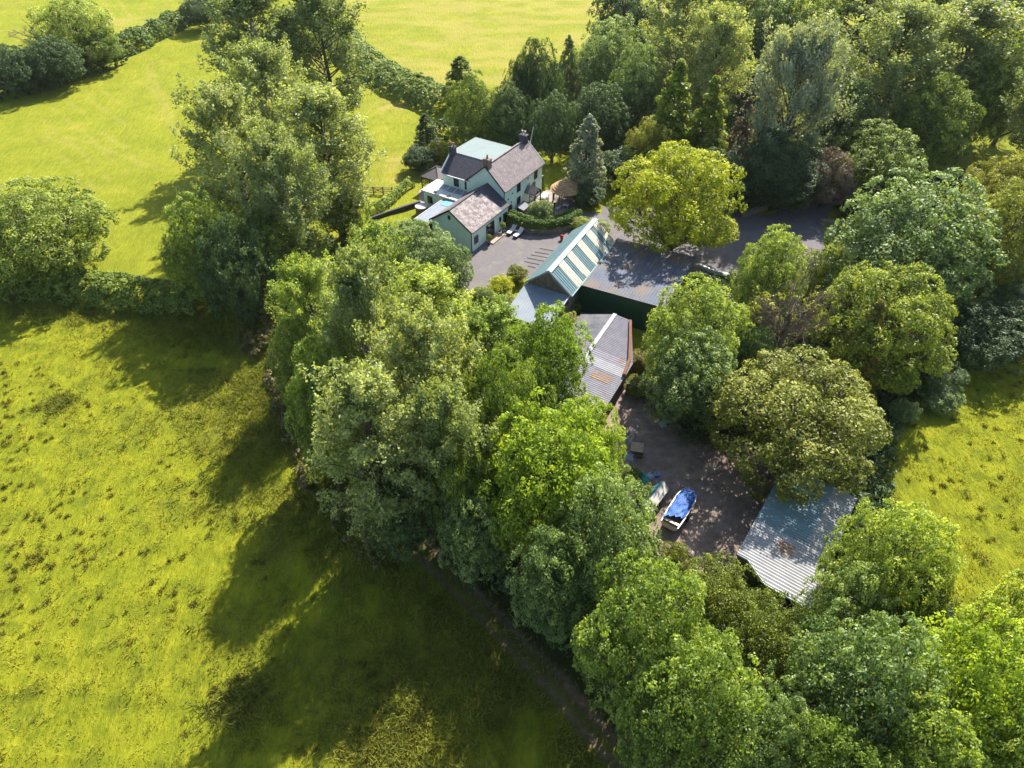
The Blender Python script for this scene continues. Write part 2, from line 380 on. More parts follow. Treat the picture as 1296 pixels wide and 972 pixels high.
def blur(a, k):
    for _ in range(k):
        b = a.copy(); b[1:-1,1:-1] = (a[1:-1,1:-1]*2+a[:-2,1:-1]+a[2:,1:-1]+a[1:-1,:-2]+a[1:-1,2:])/6; a = b
    return a
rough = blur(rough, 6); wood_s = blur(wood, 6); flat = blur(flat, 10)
tus = np.clip(fbm(X, Y, 3, 1.5, 3)-0.45, 0, 1)**1.0
streak = fbm((X*0.54-Y*0.84)*1.0, (X*0.84+Y*0.54)*0.35, 11, 1.2, 3)
Z = rough*(1-flat)*(tus*1.1 + (streak-0.5)*0.30)*0.55 + (1-flat)*(fbm(X, Y, 21, 30, 2)-0.5)*0.8
edge = np.clip(dpath(X, Y, [*ROUGHP[4:10]])/9.0, 0, 1)
Z += rough*(1-flat)*(1-edge)*(fbm(X, Y, 33, 3.0, 3)-0.4)*1.1
dtr = dpath(X, Y, TRACK)
trk = np.clip(1.6-np.abs(np.abs(dtr)-0.62)/0.26, 0, 1)*np.clip(2.2-dtr, 0, 1)
trk = trk*np.clip(0.45+1.1*fbm(X, Y, 61, 2.0, 3), 0, 1)
Z -= np.exp(-(dtr/1.3)**2)*0.12
near_flat = np.clip(dtr/3.0, 0, 1); Z = Z*(0.35+0.65*near_flat)
Z -= 0.02
dry = np.zeros_like(X)
for P in DRYP:
    dd = dpath(X, Y, P); dry = np.maximum(dry, np.exp(-(dd/0.42)**2)*np.clip(fbm(X, Y, 41, 1.3, 2)*2.2-0.5, 0, 1)*0.6)
topf = inpoly(X, Y, pxs([(395,0),(560,120),(620,135),(760,40),(1100,-60),(400,-150)]))
topf2 = inpoly(X, Y, pxs([(-200,60),(0,10),(60,20),(160,50),(260,10),(330,-40),(-200,-100)]))
dry = np.maximum(dry, topf*np.clip(0.12+fbm(X, Y*2.0, 51, 7, 5)*2.2-0.9, 0.08, 0.6))
dry = np.maximum(dry, topf2*np.clip(fbm(X, Y*2.0, 52, 10, 4)*2.0-0.9, 0, 0.6))
bare = np.exp(-(np.hypot(X-G(520,140)[0]+2, (Y-G(500,140)[1])*0.6)/5)**2)
for k_ in range(9):
    P = pxs([(20+k_*22,150-k_*7),(70+k_*22,190-k_*8),(120+k_*20,240-k_*9)]); dry = np.maximum(dry, np.exp(-(dpath(X, Y, P)/0.35)**2)*np.clip(fbm(X, Y, 47+k_, 4.0, 2)*1.6-0.55, 0, 0.4))
for (u, v, r) in ((492,135,3.5),(500,225,3.0),(286,110,2.0),(497,205,2.5),(300,272,3.2),(165,40,3.0)):
    c = G(u, v); dry = np.maximum(dry, np.exp(-(np.hypot(X-c[0], Y-c[1])/r)**2)*np.clip(fbm(X, Y, 43, 1.5, 3)*2.4-0.6, 0, 1))
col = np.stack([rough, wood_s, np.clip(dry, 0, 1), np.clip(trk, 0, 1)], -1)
nx, ny = len(xs), len(ys)
idx = np.arange(nx*ny).reshape(ny, nx)
Fq = np.stack([idx[:-1,:-1], idx[:-1,1:], idx[1:,1:], idx[1:,:-1]], -1).reshape(-1, 4)
gme = mesh_np('ground', np.stack([X, Y, Z], -1).reshape(-1, 3), Fq)
ca = gme.color_attributes.new('zone', 'FLOAT_COLOR', 'POINT'); ca.data.foreach_set('color', col.reshape(-1, 4).astype(np.float32).ravel())
gme.polygons.foreach_set('use_smooth', np.ones(len(Fq), bool))
scr = rough*np.clip(np.exp(-(dpath(X, Y, [*ROUGHP[4:10]])/11.0)**1.5)*1.1, 0, 1)*np.clip(fbm(X, Y, 81, 5.0, 4)*3.2-1.05, 0, 1)
for (u, v, r) in ((75,515,1.3),(310,890,2.2),(500,930,4.5),(340,470,4.0),(360,540,4.0),(270,560,2.5),(345,690,2.5),(600,850,4.0)):
    c = G(u, v); scr = np.maximum(scr, np.exp(-(np.hypot(X-c[0], Y-c[1])/r)**2)*np.clip(fbm(X, Y, 83, 2.0, 3)*2.6-0.5, 0, 1))
a2 = gme.attributes.new('scrub', 'FLOAT', 'POINT'); a2.data.foreach_set('value', np.clip(scr, 0, 1).astype(np.float32).ravel())
def ground_z(x, y):
    i = np.clip(np.searchsorted(xs, x)-1, 0, nx-2); j = np.clip(np.searchsorted(ys, y)-1, 0, ny-2)
    return Z[j, i]
def ground_mat():
    m, t, o = newmat('field_ground')
    tc = N(t, 'ShaderNodeTexCoord'); at = N(t, 'ShaderNodeAttribute', attribute_name='zone'); sp = N(t, 'ShaderNodeSeparateColor')
    t.links.new(at.outputs['Color'], sp.inputs[0])
    def noise(sc, det=6.0, vec=None, ro=0.6):
        n = N(t, 'ShaderNodeTexNoise', i_Scale=sc, i_Detail=det, i_Roughness=ro); t.links.new(vec or tc.outputs['Object'], n.inputs['Vector']); return n.outputs['Fac']
    mp = N(t, 'ShaderNodeMapping'); t.links.new(tc.outputs['Object'], mp.inputs[0])
    mp.inputs['Rotation'].default_value = (0, 0, math.radians(-32)); mp.inputs['Scale'].default_value = (1.0, 0.28, 1.0)
    mown = ramp(t, [(0.30, (0.1741,0.1987,0.0130)), (0.55, (0.2252,0.2402,0.0170)), (0.75, (0.3060,0.2675,0.0300))], noise(0.16, 8.0, ro=0.65)).outputs[0]
    fine = ramp(t, [(0.25, (0.70,0.74,0.6)), (0.75, (1.22,1.2,1.3))], noise(1.8, 8.0, mp.outputs[0], 0.72)).outputs[0]
    mown = mix(t, mown, fine, 1.0, 'MULTIPLY')
    rg = ramp(t, [(0.28, (0.0893,0.1122,0.0100)), (0.46, (0.1932,0.2130,0.0110)), (0.60, (0.2494,0.2538,0.0130)), (0.78, (0.3090,0.2776,0.0300))], noise(0.45, 9.0, ro=0.72)).outputs[0]
    f2 = ramp(t, [(0.25, (0.40,0.46,0.40)), (0.45, (0.88,0.92,0.85)), (0.75, (1.38,1.30,1.5))], noise(2.6, 8.0, mp.outputs[0], 0.75)).outputs[0]
    rg = mix(t, rg, f2, 1.0, 'MULTIPLY')
    c = mix(t, mown, rg, sp.outputs[0])
    a2_ = N(t, 'ShaderNodeAttribute', attribute_name='scrub')
    sc_ = ramp(t, [(0.3, (0.060,0.080,0.010)), (0.5, (0.110,0.115,0.014)), (0.7, (0.155,0.135,0.024))], noise(1.1, 8.0, None, 0.7)).outputs[0]
    c = mix(t, c, sc_, a2_.outputs['Fac'])
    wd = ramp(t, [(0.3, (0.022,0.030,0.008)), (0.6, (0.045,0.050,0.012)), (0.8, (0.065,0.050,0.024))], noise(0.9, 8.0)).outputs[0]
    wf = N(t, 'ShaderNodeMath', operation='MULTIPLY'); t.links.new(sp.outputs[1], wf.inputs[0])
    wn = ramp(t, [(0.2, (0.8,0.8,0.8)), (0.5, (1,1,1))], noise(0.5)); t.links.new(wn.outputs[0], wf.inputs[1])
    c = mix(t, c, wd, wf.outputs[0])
    c = mix(t, c, (0.32,0.265,0.065), sp.outputs[2])
    mud = ramp(t, [(0.3, (0.11,0.075,0.045)), (0.7, (0.25,0.175,0.11))], noise(2.0)).outputs[0]
    c = mix(t, c, mud, at.outputs['Alpha'])
    p = N(t, 'ShaderNodeBsdfPrincipled'); p.inputs['Roughness'].default_value = 0.95; p.inputs['Specular IOR Level'].default_value = 0.1
    t.links.new(c, p.inputs['Base Color'])
    bn = N(t, 'ShaderNodeBump', i_Strength=1.0, i_Distance=0.38)
    t.links.new(noise(2.2, 9.0, mp.outputs[0], 0.75), bn.inputs['Height']); t.links.new(bn.outputs[0], p.inputs['Normal'])
    t.links.new(p.outputs[0], o.inputs[0]); return m
tag(link('ground', gme, None, ground_mat()), kind='structure')

def sheet(name, P, z, mat, kind='structure', wob=0.25, seed=1):
    """flat patch with a slightly uneven outline"""
    rnd = random.Random(seed); out = []
    P = [np.array(p)[:2] for p in P]
    for i in range(len(P)):
        a, b = P[i], P[(i+1) % len(P)]; n = max(1, int(np.hypot(*(b-a))/0.8))
        for k in range(n):
            q = a+(b-a)*k/n
            out.append((q[0]+rnd.uniform(-wob, wob), q[1]+rnd.uniform(-wob, wob), z))
    me = bpy.data.meshes.new(name); me.from_pydata(out, [], [tuple(range(len(out)))]); me.update(); me.materials.append(mat)
    o = bpy.data.objects.new(name, me); C.objects.link(o)
    return tag(o, kind=kind)

# ------------------------------------------------------------------ yards, drive
HO = np.array([-5.44, 80.72]); HA = math.radians(58)
BO = np.array([6.79, 66.58]); BA = math.radians(62)
def hl(a, b, z=0.0): return (HO[0]+a*math.cos(HA)-b*math.sin(HA), HO[1]+a*math.sin(HA)+b*math.cos(HA), z)
def bl(a, b, z=0.0): return (BO[0]+a*math.cos(BA)-b*math.sin(BA), BO[1]+a*math.sin(BA)+b*math.cos(BA), z)
sheet('house_yard', pxs([(560,318),(592,372),(612,370),(640,352),(668,352),(700,352),(745,312),(790,300),(760,270),(735,268),(715,290),(690,298),(655,288),(640,284),(640,262),(590,290)]), 0.020, M['asphalt'], seed=2)
sheet('driveway', pxs([(755,292),(762,262),(800,262),(880,262),(930,262),(965,272),(1010,262),(1035,240),(1060,246),(1042,290),(1046,335),(1000,350),(930,348),(860,345),(800,320)]), 0.028, M['drive'], seed=3)
sheet('farm_yard', pxs([(780,470),(830,500),(860,540),(930,560),(1000,585),(1010,640),(945,740),(860,740),(800,640),(760,560),(755,520)]), 0.024, M['yard'], seed=4, wob=0.4)
sheet('terrace', [hl(9,0.5), hl(9.2,-1.6), hl(10.2,-4.8), hl(13,-6.6), hl(16,-7.2), hl(20.5,-7), hl(22,-4), hl(21.5,0.5)], 0.036, M['paving'], seed=5, wob=0.1)
sheet('side_terrace', [hl(6.4,6.3), hl(6.2,13.6), hl(10.5,17), hl(15,17), hl(15,6.3)], 0.034, M['paving'], seed=6, wob=0.1)

# ------------------------------------------------------------------ farmhouse
house = empty('farmhouse', hl(0,0), HA, 'mint green rendered farmhouse with two slate roofs and a lower slate annexe', 'house')
GW = 0.02
# local frame: x along the front, y away from the yard
def gable_block(mb, x0, x1, y0, y1, ez, rz, ry=None):
    ry = (y0+y1)/2 if ry is None else ry
    for x, flip in ((x0, 0), (x1, 1)):
        P = [(x,y0,0),(x,y1,0),(x,y1,ez),(x,ry,rz),(x,y0,ez)]
        mb.poly(P if flip else P[::-1])
    mb.poly([(x0,y0,0),(x1,y0,0),(x1,y0,ez),(x0,y0,ez)]); mb.poly([(x1,y1,0),(x0,y1,0),(x0,y1,ez),(x1,y1,ez)])
AW, AL, AE, AR = 6.4, 9.0, 3.2, 5.35
MX0, MX1, MY0, MY1, ME, MR = 9.15, 19.7, 0.6, 6.9, 5.0, 7.75
MRY = 3.55
w = MB(); gable_block(w, 0, MX0-0.003, 0, AW, AE, AR, 3.3); w.build('annexe_wall', M['wall'], house)
w = MB(); gable_block(w, MX0, MX1, MY0, MY1, ME, MR, MRY); w.build('main_wall', M['wall'], house)
w = MB()
WX0, WX1, WY1, WRX = 9.35, 18.2, 11.3, 11.9
w.poly([(WX0,MY1,0),(WX0,WY1,0),(WX0,WY1,4.95),(WX0,MY1,4.95)][::-1])
w.poly([(WX0,WY1,0),(WX1,WY1,0),(WX1,WY1,6.9),(WRX,WY1,6.9),(WX0,WY1,4.95)][::-1])
w.poly([(WX1,MY1,0),(WX1,WY1,0),(WX1,WY1,6.9),(WX1,MY1,6.9)])
w.build('rear_wing_wall', M['wall'], house)
def roof_pair(name, x0, x1, y0, y1, ez, rz, ry, mat, ov=0.28, og=0.18, matb=None, th=0.12):
    r = MB(); sl = (rz-ez)/(ry-y0); sl2 = (rz-ez)/(y1-ry)
    r.slab((x0-og,y0-ov,ez-sl*ov+0.1),(x1+og,y0-ov,ez-sl*ov+0.1),(x1+og,ry,rz+0.1),(x0-og,ry,rz+0.1), th, 0, 2)
    r.slab((x1+og,y1+ov,ez-sl2*ov+0.1),(x0-og,y1+ov,ez-sl2*ov+0.1),(x0-og,ry,rz+0.1),(x1+og,ry,rz+0.1), th, 1, 2)
    rr = r.build(name, [mat, matb or mat, M['fascia']], house)
    c = MB(); c.bar((x0-og,ry,rz+0.13),(x1+og,ry,rz+0.13), 0.26, 0.1); c.build('ridge_tiles', M['fascia'] if mat is not M['slate_old'] else M['slate_old'], rr)
    return rr
# annexe roof: pale lichened slates, a darker bay against the house with a notch by the ridge
ra = roof_pair('annexe_roof', 0, 7.0, 0, AW, AE, AR, 3.3, M['slate_lichen'], matb=M['slate_old'])
r = MB(); sl = (AR-AE)/3.3
r.slab((7.19,-0.28,AE-sl*0.28+0.1),(9.14,-0.28,AE-sl*0.28+0.1),(9.14,3.3,AR+0.1),(7.19,3.3,AR+0.1),0.12)
r.slab((9.14,AW+0.28,AE-sl*0.28+0.1),(7.19,AW+0.28,AE-sl*0.28+0.1),(7.19,3.3,AR+0.1),(9.14,3.3,AR+0.1),0.12)
r.slab((5.9,2.3,AE+sl*2.3+0.135),(7.19,2.3,AE+sl*2.3+0.135),(7.19,3.25,AE+sl*3.25+0.135),(5.9,3.25,AE+sl*3.25+0.135),0.02)
r.build('dark_slate_bay', M['slate_dark'], ra)
rm = roof_pair('main_roof', MX0, MX1, MY0, MY1, ME, MR, MRY, M['slate_old'], og=0.2)
r = MB()
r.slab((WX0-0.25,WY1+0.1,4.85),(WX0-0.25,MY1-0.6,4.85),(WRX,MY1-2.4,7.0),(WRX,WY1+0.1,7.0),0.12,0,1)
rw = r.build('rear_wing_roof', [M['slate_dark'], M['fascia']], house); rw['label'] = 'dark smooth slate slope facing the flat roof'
b = MB(); b.bar((WX0-0.3,WY1+0.12,4.9),(WRX,WY1+0.12,7.05),0.16,0.3); b.build('bargeboard', M['white'], rw)
b = MB(); b.bar((WX0-0.32,WY1,4.80),(WX0-0.32,MY1-0.1,4.80),0.12,0.12); b.build('gutter', M['white'], rw)
b = MB(); b.bar((WX0-0.25,MY1-0.05,4.95),(MX0-0.2,MRY+0.1,7.75),0.14,0.16); b.build('verge', M['fascia'], rw)
r = MB()
r.corr((WRX+0.02,4.2,7.02),(WRX+0.02,WY1+0.2,7.02),(WX1,WY1+0.2,6.86),(WX1,4.2,6.86),0.42,0.05,0,4,True)
r.box(WRX+0.05,WX1-0.05,5.6,WY1+0.1,6.5,6.84)
r.build('metal_roof', M['palemetal'], house)
# verges, gutters and downpipes
for (x, y0, ry, y1, e, rz) in ((-0.19,-0.28,3.3,AW+0.28,AE-0.1,AR+0.06),):
    b = MB(); b.bar((x,y0,e),(x,ry,rz),0.06,0.24); b.bar((x,y1,e),(x,ry,rz),0.06,0.24); b.build('bargeboard', M['fascia'], house)
b = MB(); b.bar((MX0-0.21,MY0-0.28,ME-0.25),(MX0-0.21,MRY,MR+0.04),0.06,0.22); b.build('bargeboard', M['fascia'], house)
b = MB(); b.bar((MX1+0.21,MY0-0.28,ME-0.25),(MX1+0.21,MRY,MR+0.04),0.06,0.22); b.build('bargeboard', M['white'], house)
b = MB(); b.bar((-0.1,-0.34,AE-0.14),(9.1,-0.34,AE-0.14),0.12,0.1); b.build('gutter', M['fascia'], house)
b = MB(); b.bar((MX0-0.1,MY0-0.34,ME-0.2),(MX1+0.1,MY0-0.34,ME-0.2),0.12,0.1); b.build('gutter', M['fascia'], house)
b = MB(); b.bar((-0.03,-0.1,0),(-0.03,-0.1,AE-0.1),0.09); b.build('downpipe', M['fascia'], house)
b = MB(); b.bar((MX0-0.05,MY0-0.06,0),(MX0-0.05,MY0-0.06,ME-0.2),0.08); b.build('downpipe', M['fascia'], house)
def window(x, z, ww, hh, y=0.0, parent=house, nx=2, nz=2, face='front', name='window', sill=True):
    """window on a wall facing -y (front) or -x (end)"""
    f = MB(); p = MB(); s = MB(); d = 0.06
    def bx(mb, u0, u1, z0, z1, d0, d1):
        if face == 'front': mb.box(u0, u1, y-d1, y-d0, z0, z1)
        else: mb.box(y-d1, y-d0, u0, u1, z0, z1)
    for u0, u1, z0, z1 in ((x-ww/2,x-ww/2+d,z,z+hh),(x+ww/2-d,x+ww/2,z,z+hh),(x-ww/2+d,x+ww/2-d,z,z+d),(x-ww/2+d,x+ww/2-d,z+hh-d,z+hh)): bx(f,u0,u1,z0,z1,0.0,0.07)
    for k in range(1, nx): u = x-ww/2+ww*k/nx; bx(f,u-0.02,u+0.02,z+d,z+hh-d,0.0,0.062)
    for k in range(1, nz): q = z+hh*k/nz; bx(f,x-ww/2+d,x+ww/2-d,q-0.02,q+0.02,0.0,0.055)
    o = f.build(name, M['frame'], parent)
    bx(p,x-ww/2+d,x+ww/2-d,z+d,z+hh-d,0.002,0.03); p.build('pane', M['glass'], o)
    if sill: bx(s,x-ww/2-0.08,x+ww/2+0.08,z-0.09,z-0.003,0.0,0.12); s.build('sill', M['white'], o)
    return o
window(1.15,0.95,0.95,1.1); window(7.1,1.35,0.5,0.7,nx=1)
window(4.6,0.08,2.0,2.25,name='glazed_door',nx=4,nz=1,sill=False)
window(8.35,0.08,0.95,2.05,name='door',nx=1,nz=2,sill=False)
window(3.4,4.0,0.4,0.6,face='end',nx=1,nz=1,sill=False)
window(8.9,3.35,0.85,1.2,y=WX0,face='end'); window(7.25,3.3,0.3,1.2,y=WX0,face='end',nx=1,sill=False)
for x, z, ww, hh in ((13.0,3.2,0.95,1.25),(17.8,3.2,0.95,1.3),(13.0,1.0,0.95,1.35)): window(x,z,ww,hh,y=MY0)
window(17.2,0.9,1.0,1.9,y=MY0,nx=2,nz=3)
for x, z in ((10.2,3.2),(11.0,2.4),(9.9,2.3),(11.3,3.6),(15.6,4.1),(16.0,3.1)): v = MB(); v.box(x-0.11,x+0.11,MY0-0.05,MY0-0.001,z-0.11,z+0.11); v.build('air_vent', M['frame'], house)

# arched door
a = MB(); pts = [(10.1,0),(11.3,0)]+[(10.7+0.6*math.cos(t),1.55+0.6*math.sin(t)) for t in np.linspace(0,math.pi,9)]
a.poly([(x,MY0-0.04,z) for x,z in pts]); a.poly([(x,MY0-0.005,z) for x,z in pts][::-1])
for i in range(len(pts)):
    p, q = pts[i], pts[(i+1)%len(pts)]; a.poly([(p[0],MY0-0.005,p[1]),(q[0],MY0-0.005,q[1]),(q[0],MY0-0.04,q[1]),(p[0],MY0-0.04,p[1])])
a.build('arched_door', M['frame'], house)
# front porch
po = MB(); po.slab((14.5,-1.3,2.35),(14.5,MY0,2.35),(15.5,MY0,3.2),(15.5,-1.3,3.2),0.1); po.slab((16.5,MY0,2.35),(16.5,-1.3,2.35),(15.5,-1.3,3.2),(15.5,MY0,3.2),0.1)
pr = po.build('porch_roof', M['slate_old'], house)
po = MB()
for x in (14.65,16.35): po.bar((x,-1.15,0),(x,-1.15,2.4),0.14)
po.bar((14.6,-1.15,2.38),(16.4,-1.15,2.38),0.14); po.bar((15.5,-1.15,2.38),(15.5,-1.15,3.05),0.1)
for x in (14.65,16.35): po.bar((x,-1.15,2.38),(x,MY0,2.38),0.12); po.bar((x,-1.1,0.9),(x,MY0,0.9),0.08)
po.bar((14.65,-0.3,0),(14.65,-0.3,2.4),0.08); po.bar((16.35,-0.3,0),(16.35,-0.3,2.4),0.08)
po.build('porch_frame', M['frame'], pr)
po = MB(); po.slab((MX1+0.02,0.9,2.6),(MX1+0.02,2.3,2.6),(MX1+1.2,2.3,2.3),(MX1+1.2,0.9,2.3),0.1); po.build('side_porch_roof', M['slate_old'], house)
po = MB()
for y in (1.0,2.2): po.bar((MX1+1.1,y,0),(MX1+1.1,y,2.3),0.12)
po.build('side_porch_posts', M['frame'], house)
# chimneys
def chimney(x, y, z0, z1, sx, sy, mat, pots, potmat, lean=None):
    c = MB(); c.box(x-sx/2,x+sx/2,y-sy/2,y+sy/2,z0,z1); c.box(x-sx/2-0.07,x+sx/2+0.07,y-sy/2-0.07,y+sy/2+0.07,z1-0.22,z1-0.08)
    o = c.build('chimney', mat, house)
    for k in range(pots):
        p = MB(); yy = y+(k-(pots-1)/2)*0.45; p.lathe([(0.0,z1),(0.16,z1),(0.13,z1+0.12),(0.12,z1+0.5),(0.15,z1+0.55),(0.08,z1+0.55),(0.0,z1+0.3)],x,yy,10); p.build('chimney_pot', potmat, o)
chimney(9.55,MRY,6.6,8.75,0.75,0.95,M['brick'],1,M['pot'])
chimney(19.2,MRY,6.6,8.7,0.8,1.05,M['slate_dark'],2,M['cream_pot'])
chimney(11.7,11.0,5.6,8.0,0.8,0.75,M['slate_dark'],2,M['pot'])
b = MB(); b.bar((20.0,MRY-0.5,6.5),(20.9,MRY-0.6,9.4),0.07); b.build('aerial_pole', M['white'], house)

# flat roof extension, glazed strip, lean-to store
w = MB(); w.box(6.75,9.34,6.45,13.0,0,2.62); ex = w.build('extension_wall', M['wall'], house)
r = MB(); r.box(6.5,8.15,6.75,13.25,2.625,2.86); fr = r.build('flat_roof', M['flatwhite'], house)
r = MB(); r.box(8.6,10.55,11.5,13.3,2.625,2.85); r.box(8.153,8.6,11.5,13.3,2.625,2.85); r.build('flat_roof', M['flatwhite'], house)
r = MB(); r.slab((8.153,6.9,2.84),(8.153,11.49,2.84),(9.33,11.49,3.05),(9.33,6.9,3.05),0.05); gs = r.build('glazed_strip', M['polyglass'], house)
for k in range(4):
    b = MB(); y = 7.4+k*1.3; b.bar((8.16,y,2.87),(9.32,y,3.08),0.10,0.06); b.build('glazing_bar', M['white'], gs)
for y in (8.4,10.8):
    b = MB(); b.box(6.75,7.15,y,y+0.5,2.862,2.94); b.build('roof_vent', M['frame'], fr)
window(11.9,1.0,0.9,1.1,y=6.75,face='end')
r = MB(); r.slab((-0.25,6.5,2.55),(-0.25,9.3,2.40),(6.45,9.3,2.45),(6.45,6.5,2.60),0.10); lr = r.build('lean_to_roof', M['greygrp'], house)
r = MB(); r.slab((4.9,6.75,2.62),(4.9,8.6,2.522),(6.3,8.6,2.535),(6.3,6.75,2.635),0.02); r.build('skylight', M['bluesheet'], lr)
b = MB(); b.bar((-0.28,9.34,2.36),(6.5,9.34,2.42),0.08,0.18); b.build('fascia', M['white'], lr)
b = MB()
for x in (0.05,3.2,6.2): b.bar((x,9.1,0),(x,9.1,2.4),0.14)
for y in (7.8,): b.bar((0.05,y,0),(0.05,y,2.4),0.14)
b.box(0.0,6.3,6.42,6.47,0,2.4); b.box(0.02,0.08,6.5,9.1,0,1.15); b.box(0.1,6.2,9.06,9.12,0,1.9)
b.build('lean_to_frame', M['frame'], lr)

# ------------------------------------------------------------------ things round the house
def place(name, a, b, rz, label, cat, group=None, z=0.036): return empty(name, hl(a,b,z), HA+rz, label, cat, group)
# black roofed pavilion
pv = place('pavilion', 12.6, 14.9, 0, 'dark hip roofed garden pavilion on posts behind the white flat roof', 'pavilion')
r = MB(); hw, hd = 2.1, 1.75
for A, B in (((-hw,-hd),(hw,-hd)),((hw,-hd),(hw,hd)),((hw,hd),(-hw,hd)),((-hw,hd),(-hw,-hd))):
    r.poly([(A[0],A[1],2.45),(B[0],B[1],2.45),(0,0,3.55)]); r.poly([(A[0],A[1],2.36),(0,0,3.4),(B[0],B[1],2.36)]); r.poly([(A[0],A[1],2.36),(B[0],B[1],2.36),(B[0],B[1],2.45),(A[0],A[1],2.45)])
rr = r.build('roof', plain('brown_felt', (0.15,0.125,0.13), 0.8, 0.2), pv)
for x, y in ((-hw,-hd),(hw,-hd),(hw,hd),(-hw,hd)):
    b = MB(); b.bar((x*0.99,y*0.99,2.5),(0,0,3.6),0.09,0.06); b.build('hip_batten', M['fascia'], rr)
for x in (-1.9,0,1.9):
    for y in (-1.55,1.55):
        b = MB(); b.bar((x,y,0),(x,y,2.4),0.13); b.build('post', M['frame'], pv)
b = MB(); b.bar((-1.9,1.55,0.9),(1.9,1.55,0.9),0.07); b.bar((-1.9,-1.55,0.9),(-1.9,1.55,0.9),0.07); b.bar((-1.9,1.55,2.2),(1.9,1.55,2.2),0.1); b.bar((-1.9,-1.55,2.2),(-1.9,1.55,2.2),0.1)
b.build('rail', M['frame'], pv)
tb = place('hot_tub', 5.0, 12.2, 0, 'round wooden hot tub with pale lid beside the lean-to', 'hot tub', z=0)
b = MB(); b.lathe([(0,0),(0.85,0),(0.9,0.1),(0.9,1.15),(0.82,1.15)],0,0,28); b.build('barrel', M['tub'], tb)
b = MB(); b.lathe([(0.95,1.15),(0.95,1.24),(0.9,1.28),(0.0,1.34)],0,0,28); b.build('lid', M['tubtop'], tb)
# thatched gazebo
gz = place('gazebo', 18.9, -4.0, 0, 'round gazebo with tan shingled cone roof at the end of the terrace', 'gazebo')
r = MB(); n = 16; prof = [(2.3,2.2)]
for k in range(8):
    ra_, rb_ = 2.35*(1-k/8), 2.35*(1-(k+1)/8); za, zb = 2.3+1.55*(k/8)**0.85, 2.3+1.55*((k+1)/8)**0.85
    prof += [(ra_,za+0.05),(max(rb_-0.04,0.0),zb-0.03)]
r.lathe(prof,0,0,n,0,False); r.lathe([(2.2,2.2),(0.0,3.3)],0,0,n,0,False); r.build('roof', M['thatch'], gz)
for k in range(8):
    an = 2*math.pi*k/8; b = MB(); b.bar((1.95*math.cos(an),1.95*math.sin(an),0),(1.95*math.cos(an),1.95*math.sin(an),2.3),0.12); b.build('post', M['wood'], gz)
b = MB()
for k in range(8):
    if k in (2,3): continue
    a0, a1 = 2*math.pi*k/8, 2*math.pi*(k+1)/8
    P = lambda t,z: (1.95*math.cos(t),1.95*math.sin(t),z)
    b.bar(P(a0,0.9),P(a1,0.9),0.08); b.bar(P(a0,0.15),P(a1,0.15),0.08)
    for q in range(1,6): t = a0+(a1-a0)*q/6; e = P(a0,0)[0]+(P(a1,0)[0]-P(a0,0)[0])*q/6; f = P(a0,0)[1]+(P(a1,0)[1]-P(a0,0)[1])*q/6; b.bar((e,f,0.15),(e,f,0.9),0.04)
b.build('balustrade', M['greyfelt'], gz)
# terrace furniture
def table(a, b_, rz, label, w_, d_, h, top, leg, cat='table'):
    t = place('garden_table', a, b_, rz, label, cat)
    m = MB(); m.box(-w_/2,w_/2,-d_/2,d_/2,h-0.05,h); m.build('table_top', top, t)
    for x in (-1,1):
        for y in (-1,1):
            l = MB(); l.bar((x*(w_/2-0.1),y*(d_/2-0.1),0),(x*(w_/2-0.1),y*(d_/2-0.1),h-0.052),0.06); l.build('leg', leg, t)
table(18.2,-0.75,0.1,'long white table close to the farmhouse wall past the porch',1.7,0.95,0.75,M['white'],M['white'])
table(17.4,-4.9,0.3,'small white table at the edge of the gazebo',0.9,0.9,0.72,M['white'],M['white'])
def chair(a, b_, rz, label, mat):
    t = place('garden_chair', a, b_, rz, label, 'chair', 'chairs on the terrace')
    m = MB(); m.box(-0.25,0.25,-0.25,0.25,0.40,0.45); m.build('seat', mat, t)
    m = MB(); m.slab((-0.25,0.24,0.45),(0.25,0.24,0.45),(0.25,0.34,0.95),(-0.25,0.34,0.95),0.04); m.build('backrest', mat, t)
    for x in (-0.22,0.22):
        for y in (-0.22,0.22):
            l = MB(); l.bar((x,y,0),(x,y,0.40),0.04); l.build('leg', mat, t)
chair(16.6,-3.2,2.2,'black garden chair on the terrace in front of the gazebo',M['darkplastic'])
chair(16.2,-4.2,2.8,'white garden chair between the hedge and the gazebo',M['white'])
chair(17.0,-1.8,-1.5,'white garden chair standing near the long white table',M['white'])
# grey topped store in front of the window
st = place('garden_store', 12.75, -0.45, 0, 'low dark storage box with grey sloping lid under the farmhouse window', 'storage box')
m = MB(); m.box(-0.95,0.95,-0.5,0.55,0,1.2); m.build('box_body', M['frame'], st)
m = MB(); m.slab((-1.1,-0.65,1.22),(1.1,-0.65,1.22),(1.1,0.62,1.5),(-1.1,0.62,1.5),0.06); m.build('lid', M['greyfelt'], st)
